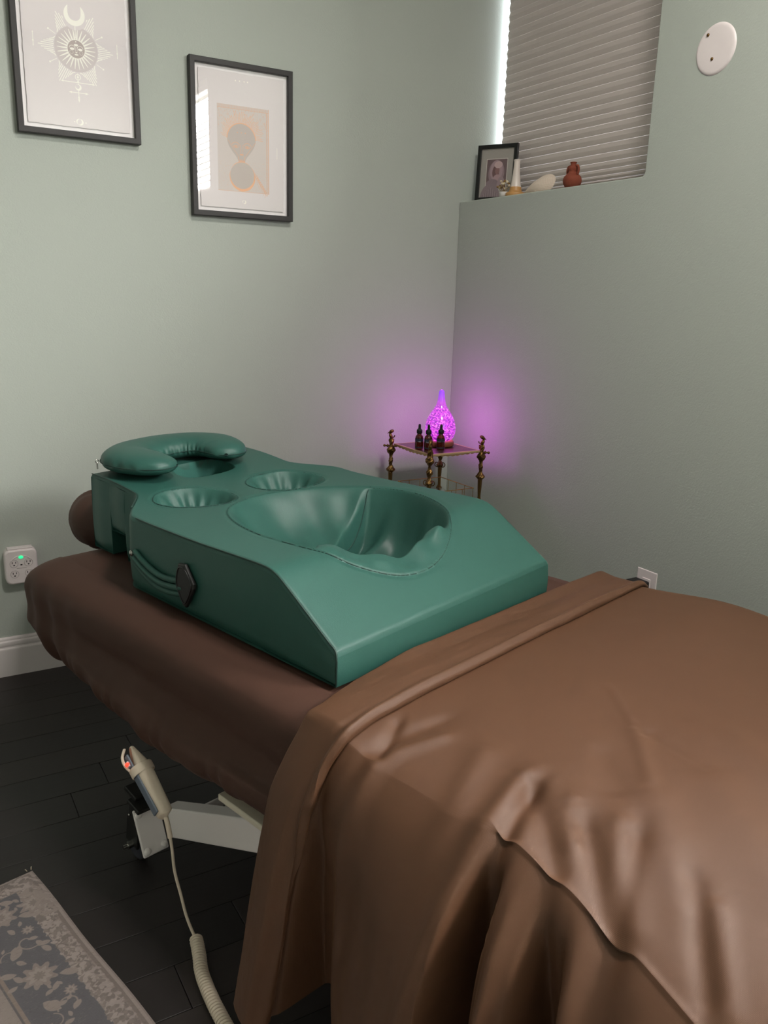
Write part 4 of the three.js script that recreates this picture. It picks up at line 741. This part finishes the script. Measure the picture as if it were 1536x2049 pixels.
// horseshoe face pillow
{
  const f = onTable('face_pillow', 'green vinyl horseshoe face pillow with side zip on the head of the bolster', 'face pillow');
  const path = new THREE.CatmullRomCurve3([[0.83, 0.216], [0.865, 0.182], [0.92, 0.163], [0.975, 0.164], [1.012, 0.2], [1.03, 0.255], [1.028, 0.315], [1.003, 0.37], [0.95, 0.405], [0.892, 0.4], [0.84, 0.37]].map((p) => V(p[0], p[1], 0)), false, 'centripetal');
  const base = 0.8265, g = surf(120, 48, (a, b) => {
    const p = path.getPointAt(clamp(a, 0, 1)), t = path.getTangentAt(clamp(a, 0, 1)), q = b * Math.PI * 2, end = Math.pow(Math.max(0, 1 - Math.pow(Math.abs(2 * a - 1), 6)), 0.55);
    const wr = 0.0016 * Math.sin(a * 130) * Math.exp(-Math.pow(Math.sin(q) / 0.35, 2)) + 0.0012 * Math.sin(a * 47 + q);
    const cw = Math.sign(Math.cos(q)) * Math.pow(Math.abs(Math.cos(q)), 0.9), sw = Math.sign(Math.sin(q)) * Math.pow(Math.abs(Math.sin(q)), 0.85);
    const w = (0.069 + wr) * (0.08 + 0.92 * end), hh = 0.037 * (0.12 + 0.88 * end);
    return [...P(p.x - t.y * w * cw, p.y + t.x * w * cw, base + 0.018 + hh * sw * (sw < 0 ? 0.68 : 1) + 0.05 * (p.y - 0.1)), a * 0.6, b * 0.25];
  });
  obj('pillow', g, M.vinyl, f);
  const ring = []; for (const s of [1, -1]) for (let i = 0; i <= 50; i++) { const a = s > 0 ? i / 50 : 1 - i / 50, p = path.getPointAt(a), t = path.getTangentAt(a), end = Math.pow(Math.max(0, 1 - Math.pow(Math.abs(2 * a - 1), 6)), 0.55), w = (0.0697) * (0.08 + 0.92 * end) * s; ring.push(P(p.x - t.y * w, p.y + t.x * w, base + 0.018 + 0.05 * (p.y - 0.1))); }
  obj('seam', tube(ring, 0.0013, 300, 6, true), M.thread, f);
  obj('zip_pull', [rbox(0.003, 0.016, 0.006, 0.0012, 0.083, 0.842, -0.985), new THREE.TorusGeometry(0.004, 0.0012, 6, 16).translate(0.083, 0.854, -0.985)], M.steel, f);
  rebase(f);
}

// ───────────── the loose top sheet over the foot of the table ─────────────
const creaseH = (u) => lin([[-0.95, 0.44], [-0.85, 0.47], [-0.78, 0.498], [-0.7, 0.525], [-0.62, 0.556], [-0.52, 0.588], [-0.42, 0.608], [-0.34, 0.596], [-0.22, 0.596], [-0.14, 0.61], [-0.1, 0.62], [0.05, 0.622]], u);
const creaseV = (u) => lin([[-0.95, -0.16], [-0.85, -0.14], [-0.7, -0.118], [-0.62, -0.108], [-0.52, -0.102], [-0.4, -0.094], [0.05, -0.093]], u);
const FARV = 0.868;
// pleats of the near drop: [u at the crease, u at the hem, how far the cloth stands out]
const PLEAT = [[0.02, 0.03, 0.5], [-0.03, -0.02, 0.9], [-0.08, -0.068, 0.9], [-0.108, -0.094, 0.2], [-0.126, -0.113, -1.3], [-0.155, -0.14, -1.3], [-0.21, -0.18, -0.75], [-0.28, -0.24, -0.1], [-0.34, -0.305, 0.6], [-0.388, -0.366, 1.3], [-0.404, -0.39, 0.9], [-0.42, -0.41, -1.9], [-0.44, -0.434, -2.1], [-0.456, -0.46, 0.3], [-0.472, -0.486, 0.85], [-0.492, -0.514, 0.4], [-0.512, -0.545, -1.5], [-0.532, -0.575, -1.3], [-0.56, -0.61, 0.5], [-0.61, -0.66, -0.3], [-0.66, -0.72, 0.5], [-0.74, -0.8, -0.4], [-0.84, -0.9, 0.4], [-1.0, -1.0, 0], [-1.3, -1.3, 0]].reverse();
const BULGE = [[-0.9, 0.075], [-0.5, 0.08], [-0.43, 0.09], [-0.37, 0.12], [-0.18, 0.12], [-0.12, 0.06], [0, 0.03]], SLANT = [[-0.9, 0.12], [-0.43, 0.13], [-0.37, 0.09], [-0.18, 0.09], [-0.12, 0.2], [0, 0.2]];
function pleat(u, t) {
  const k = t / 0.45, p = interp(PLEAT.map((q) => [q[0] + (q[1] - q[0]) * k, q[2]]), u), up = sm(-0.36, -0.42, u) + 0.5 * sm(-0.12, -0.1, u);
  return lin(SLANT, u) * t + 0.13 * t * (p - 0.8) * sm(0.0, 0.2, t) + lin(BULGE, u) * (1 - Math.exp(-t / 0.1)) + 0.022 * p * clamp(up) * sm(0, 0.11, t) * (1 - 0.6 * sm(0.2, 0.5, t));
}
// soft valleys on the top that run into the crease: [u0, v0, u1, v1, width, depth]
const DENT = [[-0.40, 0.015, -0.425, -0.09, 0.012, -0.010], [-0.385, 0.03, -0.395, -0.09, 0.016, 0.006], [-0.40, 0.0, -0.50, -0.09, 0.016, -0.007], [-0.455, 0.02, -0.50, -0.05, 0.014, 0.004], [-0.475, 0.0, -0.595, -0.115, 0.016, -0.008], [-0.52, 0.03, -0.60, -0.09, 0.016, 0.005], [-0.545, 0.03, -0.6, -0.11, 0.014, -0.007], [-0.50, 0.05, -0.44, 0.12, 0.02, -0.003],
  [-0.34, 0.31, -0.43, 0.222, 0.005, 0.0018], [-0.43, 0.222, -0.52, 0.11, 0.010, 0.0028], [-0.43, 0.222, -0.56, 0.19, 0.008, -0.0016], [-0.45, 0.2, -0.47, 0.23, 0.008, -0.0012], [-0.52, 0.11, -0.64, -0.03, 0.022, 0.004], [-0.56, 0.19, -0.72, 0.05, 0.03, 0.004], [-0.5, 0.3, -0.78, 0.2, 0.04, 0.004], [-0.62, 0.02, -0.70, -0.09, 0.014, -0.006], [-0.66, 0.0, -0.72, -0.09, 0.014, 0.005],
  [-0.24, 0.02, -0.19, -0.09, 0.012, 0.005], [-0.21, 0.06, -0.165, -0.08, 0.012, -0.004], [-0.30, 0.03, -0.34, -0.09, 0.02, 0.004], [-0.15, 0.0, -0.185, -0.08, 0.01, -0.006]];
function dents(u, v) { let s = 0; for (const [a, b, c, d, w, k] of DENT) { const ex = c - a, ey = d - b, t = clamp(((u - a) * ex + (v - b) * ey) / (ex * ex + ey * ey)), q = Math.hypot(u - a - ex * t, v - b - ey * t) / (w * 1.12); if (q < 3) s += 1.3 * k * Math.exp(-q * q) * sm(0, 0.3, t + 0.12); } return s; }
function topSheet(u, w) {                      // w in [-1, 0): far drop; [0, 1]: top from the far edge to the crease; (1, 2]: near drop
  const hc = creaseH(u), vc = creaseV(u);
  const flat = (v) => 0.6295 + 0.012 * Math.min(v, 0.7) + 0.018 * Math.exp(-Math.pow((u + 0.32) / 0.14, 2)) * sm(0.3, 0.75, v) + 0.016 * sm(-0.05, -0.35, u) * Math.exp(-Math.pow((v - 0.3) / 0.3, 2)) + 0.011 * sm(-0.05, 0.0, u) * sm(0.02, 0.2, v) - 0.02 * sm(-0.6, -1.1, u);
  const Ls = lin([[-0.9, 0.2], [-0.7, 0.13], [-0.55, 0.085], [-0.42, 0.06], [-0.3, 0.075], [-0.2, 0.07], [-0.12, 0.04], [0, 0.03]], u);
  let v, h;
  if (w < 0) { const t = -w * 0.3; v = FARV + 0.012 * (1 - Math.exp(-t / 0.02)) + 0.03 * t; h = flat(FARV) - 0.012 - t; v += 0.008 * Math.sin(u * 40) * sm(0, 0.1, t); }
  else if (w <= 1) {
    v = lerp(FARV, vc, w); h = flat(v); h -= Math.max(0, h - hc) * Math.exp(-(v - vc) / Ls);
    const far = (FARV - v) / 0.035; if (far < 1) h -= 0.012 * Math.pow(1 - far, 2);
    h += dents(u, v) + 0.0022 * (fbm(u * 7 + 3, v * 7, 3) - 0.45);
    h += 0.0025 * Math.exp(-Math.pow((v - vc) / 0.006, 2)) * sm(-0.36, -0.44, u);
  } else {
    const hem = 0.15 + 0.006 * Math.sin(u * 31) + 0.035 * Math.exp(-Math.pow((u + 0.14) / 0.035, 2)), T = hc - hem, t = (w - 1) * T;
    v = vc - pleat(u, t) - 0.004 * (fbm(u * 14, t * 6, 3) - 0.45) * sm(0, 0.1, t); const dn = dents(u, vc) * Math.exp(-t / 0.07); h = hc - t + dn * 0.8; v -= dn * 0.9;
    // the taut tent of cloth left of the big pleat sags between its supports
    v += 0.012 * Math.exp(-Math.pow((u + 0.2) / 0.06, 2)) * sm(0, 0.1, t) * (1 - sm(0.2, 0.4, t));
  }
  return [v, h];
}
const uStart = (w) => lin([[0.74, -0.0075], [0.87, -0.014], [0.97, -0.034], [1.06, -0.03], [1.25, -0.012], [1.6, -0.02], [2, -0.02]], w);
const nearW = (b) => { // rows: far drop 8 %, top 46 % (denser at the crease), near drop 46 %
  if (b < 0.06) return -1 + b / 0.06; if (b < 0.54) { const t = (b - 0.06) / 0.48; return 1 - Math.pow(1 - t, 1.35); } return 1 + (b - 0.54) / 0.46; };
{
  const s = onTable('flat_sheet', 'loose chocolate brown flat sheet hanging in folds over the near side of the table', 'sheet');
  const S = (u, w) => {                         // past the end of the table the cloth hangs down as a foot skirt
    const d = Math.max(0, -1.0 - u), q = Math.max(u, -1.0); let [v, h] = topSheet(q, w);
    const bend = 0.07 * (1 - Math.exp(-d / 0.05)) + 0.1 * d; h = Math.max(Math.min(h, 0.15), h - d + 0.04 * (1 - Math.exp(-d / 0.04)));
    return P(q - bend - 0.012 * Math.sin(v * 26) * sm(0, 0.15, d), v, h);
  };
  let len = 0;
  obj('sheet', surf(380, 330, (a, b) => { const w = nearW(b), u = lerp(uStart(w), -1.48, Math.pow(a, 1.2)), p = S(u, w); return [...p, u, w < 1 ? w * 0.84 : 0.84 + (w - 1) * 0.52]; }), M.sheetTop, s);
  // the turned-down hem along the bolster
  const wid = (w) => lin([[-0.4, 0.1], [0, 0.125], [0.3, 0.13], [0.8, 0.135], [1, 0.135], [1.25, 0.112], [1.6, 0.1], [2, 0.088]], w) + 0.006 * (fbm(w * 9, 2, 2) - 0.45);
  const off = (x, w) => { const lump = 1 - 0.35 * (1 - sm(0.06, 0.25, w)), roll = 0.013 * Math.exp(-Math.pow((x - 0.9) / 0.085, 2)) * (w < 1.05 ? 1 : lerp(1, 0.75, sm(1.05, 1.4, w))); const side = w > 1 ? 0.55 : 1; return lump * (side * (0.004 + 0.006 * Math.sin(clamp(x) * Math.PI) + 0.004 * (fbm(x * 4, w * 10, 3) - 0.4)) + roll) * (1 - sm(0.985, 1.03, x)) ; };
  const band = surf(70, 330, (a, b) => {
    const w = lerp(-0.3, 2, b), x = a * 1.03, u0 = uStart(w), u = lerp(u0, -wid(w), Math.min(x, 1.0)) - (x > 0.97 ? -0.004 * (x - 0.97) / 0.06 : 0);
    const e = 0.002, p = V(...S(u, w)), du = V(...S(u - e, w)).sub(p), dw = V(...S(u, w + (w > 1.99 ? -e : e))).sub(p).multiplyScalar(w > 1.99 ? -1 : 1), n = du.cross(dw).normalize(); if (w < 1 ? n.y < 0 : n.x > 0) n.negate();
    const k = off(x, w) + (x < 0.02 ? -0.001 : 0.0012); return [p.x + n.x * k, p.y + n.y * k, p.z + n.z * k, u + 0.37, w];
  });
  obj('turned_hem', band, M.sheetTop, s);
  rebase(s);
}

// ───────────── hand control clipped under the sheet, with its coiled lead ─────────────
{
  const c = onTable('hand_control', 'beige hand control with red light hanging on a curly lead under the table', 'remote control');
  const a = V(...P(0.492, -0.128, 0.349)), b = V(...P(0.366, -0.124, 0.252)), ax = b.clone().sub(a).normalize(), L = a.distanceTo(b);
  const body = surf(40, 60, (p, t) => {         // rounded wand: wedge tip, then a full grip
    const q = p * Math.PI * 2, w = lin([[0, 0.004], [0.02, 0.008], [0.25, 0.0165], [0.4, 0.0178], [0.9, 0.0155], [0.985, 0.013], [1, 0.001]], t), d = lin([[0, 0.002], [0.02, 0.003], [0.3, 0.0125], [0.45, 0.0135], [0.95, 0.011], [1, 0.001]], t);
    const e = 0.7; return [Math.sign(Math.cos(q)) * Math.pow(Math.abs(Math.cos(q)), e) * w, -t * L, Math.sign(Math.sin(q)) * Math.pow(Math.abs(Math.sin(q)), e) * d + (1 - t) * 0.002];
  });
  const face = V(-0.78, 0.23, -0.27); let best = 0, bd = -9;
  for (let k = 0; k < 72; k++) { const q = new THREE.Quaternion().setFromUnitVectors(V(0, -1, 0), ax).multiply(new THREE.Quaternion().setFromAxisAngle(V(0, 1, 0), k * 5 * R)), d = V(0, 0, -1).applyQuaternion(q).dot(face); if (d > bd) { bd = d; best = k * 5 * R; } }
  const quat = new THREE.Quaternion().setFromUnitVectors(V(0, -1, 0), ax).multiply(new THREE.Quaternion().setFromAxisAngle(V(0, 1, 0), best));
  const wand = obj('shell', body, M.cord, c); wand.position.copy(a); wand.quaternion.copy(quat); wand.scale.set(1.28, 1.04, 1.28);
  obj('tip', surf(30, 16, (p, t) => { const q = p * Math.PI * 2, w = lin([[0, 0.0045], [0.08, 0.0088], [1, 0.0172]], t), d = lin([[0, 0.0028], [1, 0.0136]], t); return [Math.cos(q) * w, -0.002 - t * L * 0.3, Math.sin(q) * d + 0.0015]; }), std({ color: '#d79a80', roughness: 0.45 }), wand);
  obj('collar', lathe([[0.0182, -0.009], [0.0193, -0.007], [0.0193, 0.007], [0.0182, 0.009]], 28).translate(0, -0.33 * L, 0.001), M.cord, wand);
  obj('button_panel', rbox(0.017, L * 0.82, 0.004, 0.0018, 0, -L * 0.5, -0.0125), std({ color: '#6c7684', roughness: 0.35 }), wand);
  obj('button', [rbox(0.010, 0.012, 0.004, 0.0015, 0, -L * 0.2, -0.0155)], M.plastic, wand);
  obj('power_light', new THREE.SphereGeometry(0.0036, 14, 10).translate(-0.003, -L * 0.2, -0.0178), std({ color: '#ff5040', emissive: '#ff3020', emissiveIntensity: 3 }), wand);
  obj('hanger_clip', [tube([[0.004, -0.31 * L, -0.014], [0.004, -0.18 * L, -0.019], [0.003, -0.08 * L, -0.017], [0.002, 0.01 * L, -0.008]], 0.0026, 20, 8)], M.cord, wand);
  // straight lead
  const lead = [P(0.37, -0.124, 0.256), P(0.357, -0.124, 0.225), P(0.348, -0.123, 0.18), P(0.343, -0.122, 0.13), P(0.325, -0.121, 0.085), P(0.305, -0.121, 0.042), P(0.282, -0.122, 0.02), P(0.268, -0.124, 0.017)];
  obj('strain_relief', tube([P(0.371, -0.124, 0.258), P(0.36, -0.124, 0.235), P(0.352, -0.1235, 0.205)], 0.0052, 12, 10), M.cord, c);
  obj('lead', tube(lead, 0.0032, 90, 8), M.cord, c);
  // coil lying on the floor
  const mid = new THREE.CatmullRomCurve3([P(0.268, -0.124, 0.0155), P(0.23, -0.142, 0.0155), P(0.19, -0.163, 0.0155), P(0.13, -0.183, 0.0155), P(0.06, -0.2, 0.0155), P(-0.05, -0.222, 0.0155), P(-0.16, -0.225, 0.0155)].map((p) => V(...p)), false, 'centripetal');
  const turns = 62, n = turns * 14, pts = [];
  for (let i = 0; i <= n; i++) { const t = i / n, p = mid.getPointAt(t), d = mid.getTangentAt(t), up = V(0, 1, 0), sd = d.clone().cross(up).normalize(), q = t * turns * Math.PI * 2; pts.push(p.clone().addScaledVector(sd, Math.cos(q) * 0.0105).addScaledVector(up, Math.sin(q) * 0.0105)); }
  class Helix extends THREE.Curve { getPoint(t) { const x = t * (pts.length - 1), i = Math.min(pts.length - 2, x | 0); return pts[i].clone().lerp(pts[i + 1], x - i); } }
  obj('lead', tube([P(-0.16, -0.225, 0.014), P(-0.2, -0.21, 0.006), P(-0.26, -0.14, 0.0045), P(-0.27, 0.0, 0.0045), P(-0.2, 0.2, 0.0045), P(-0.05, 0.34, 0.0045)], 0.0032, 60, 8), M.cord, c);
  obj('coiled_lead', new THREE.TubeGeometry(new Helix(), n, 0.0033, 7, false), M.cord, c);
}
renderer.render(scene, camera);
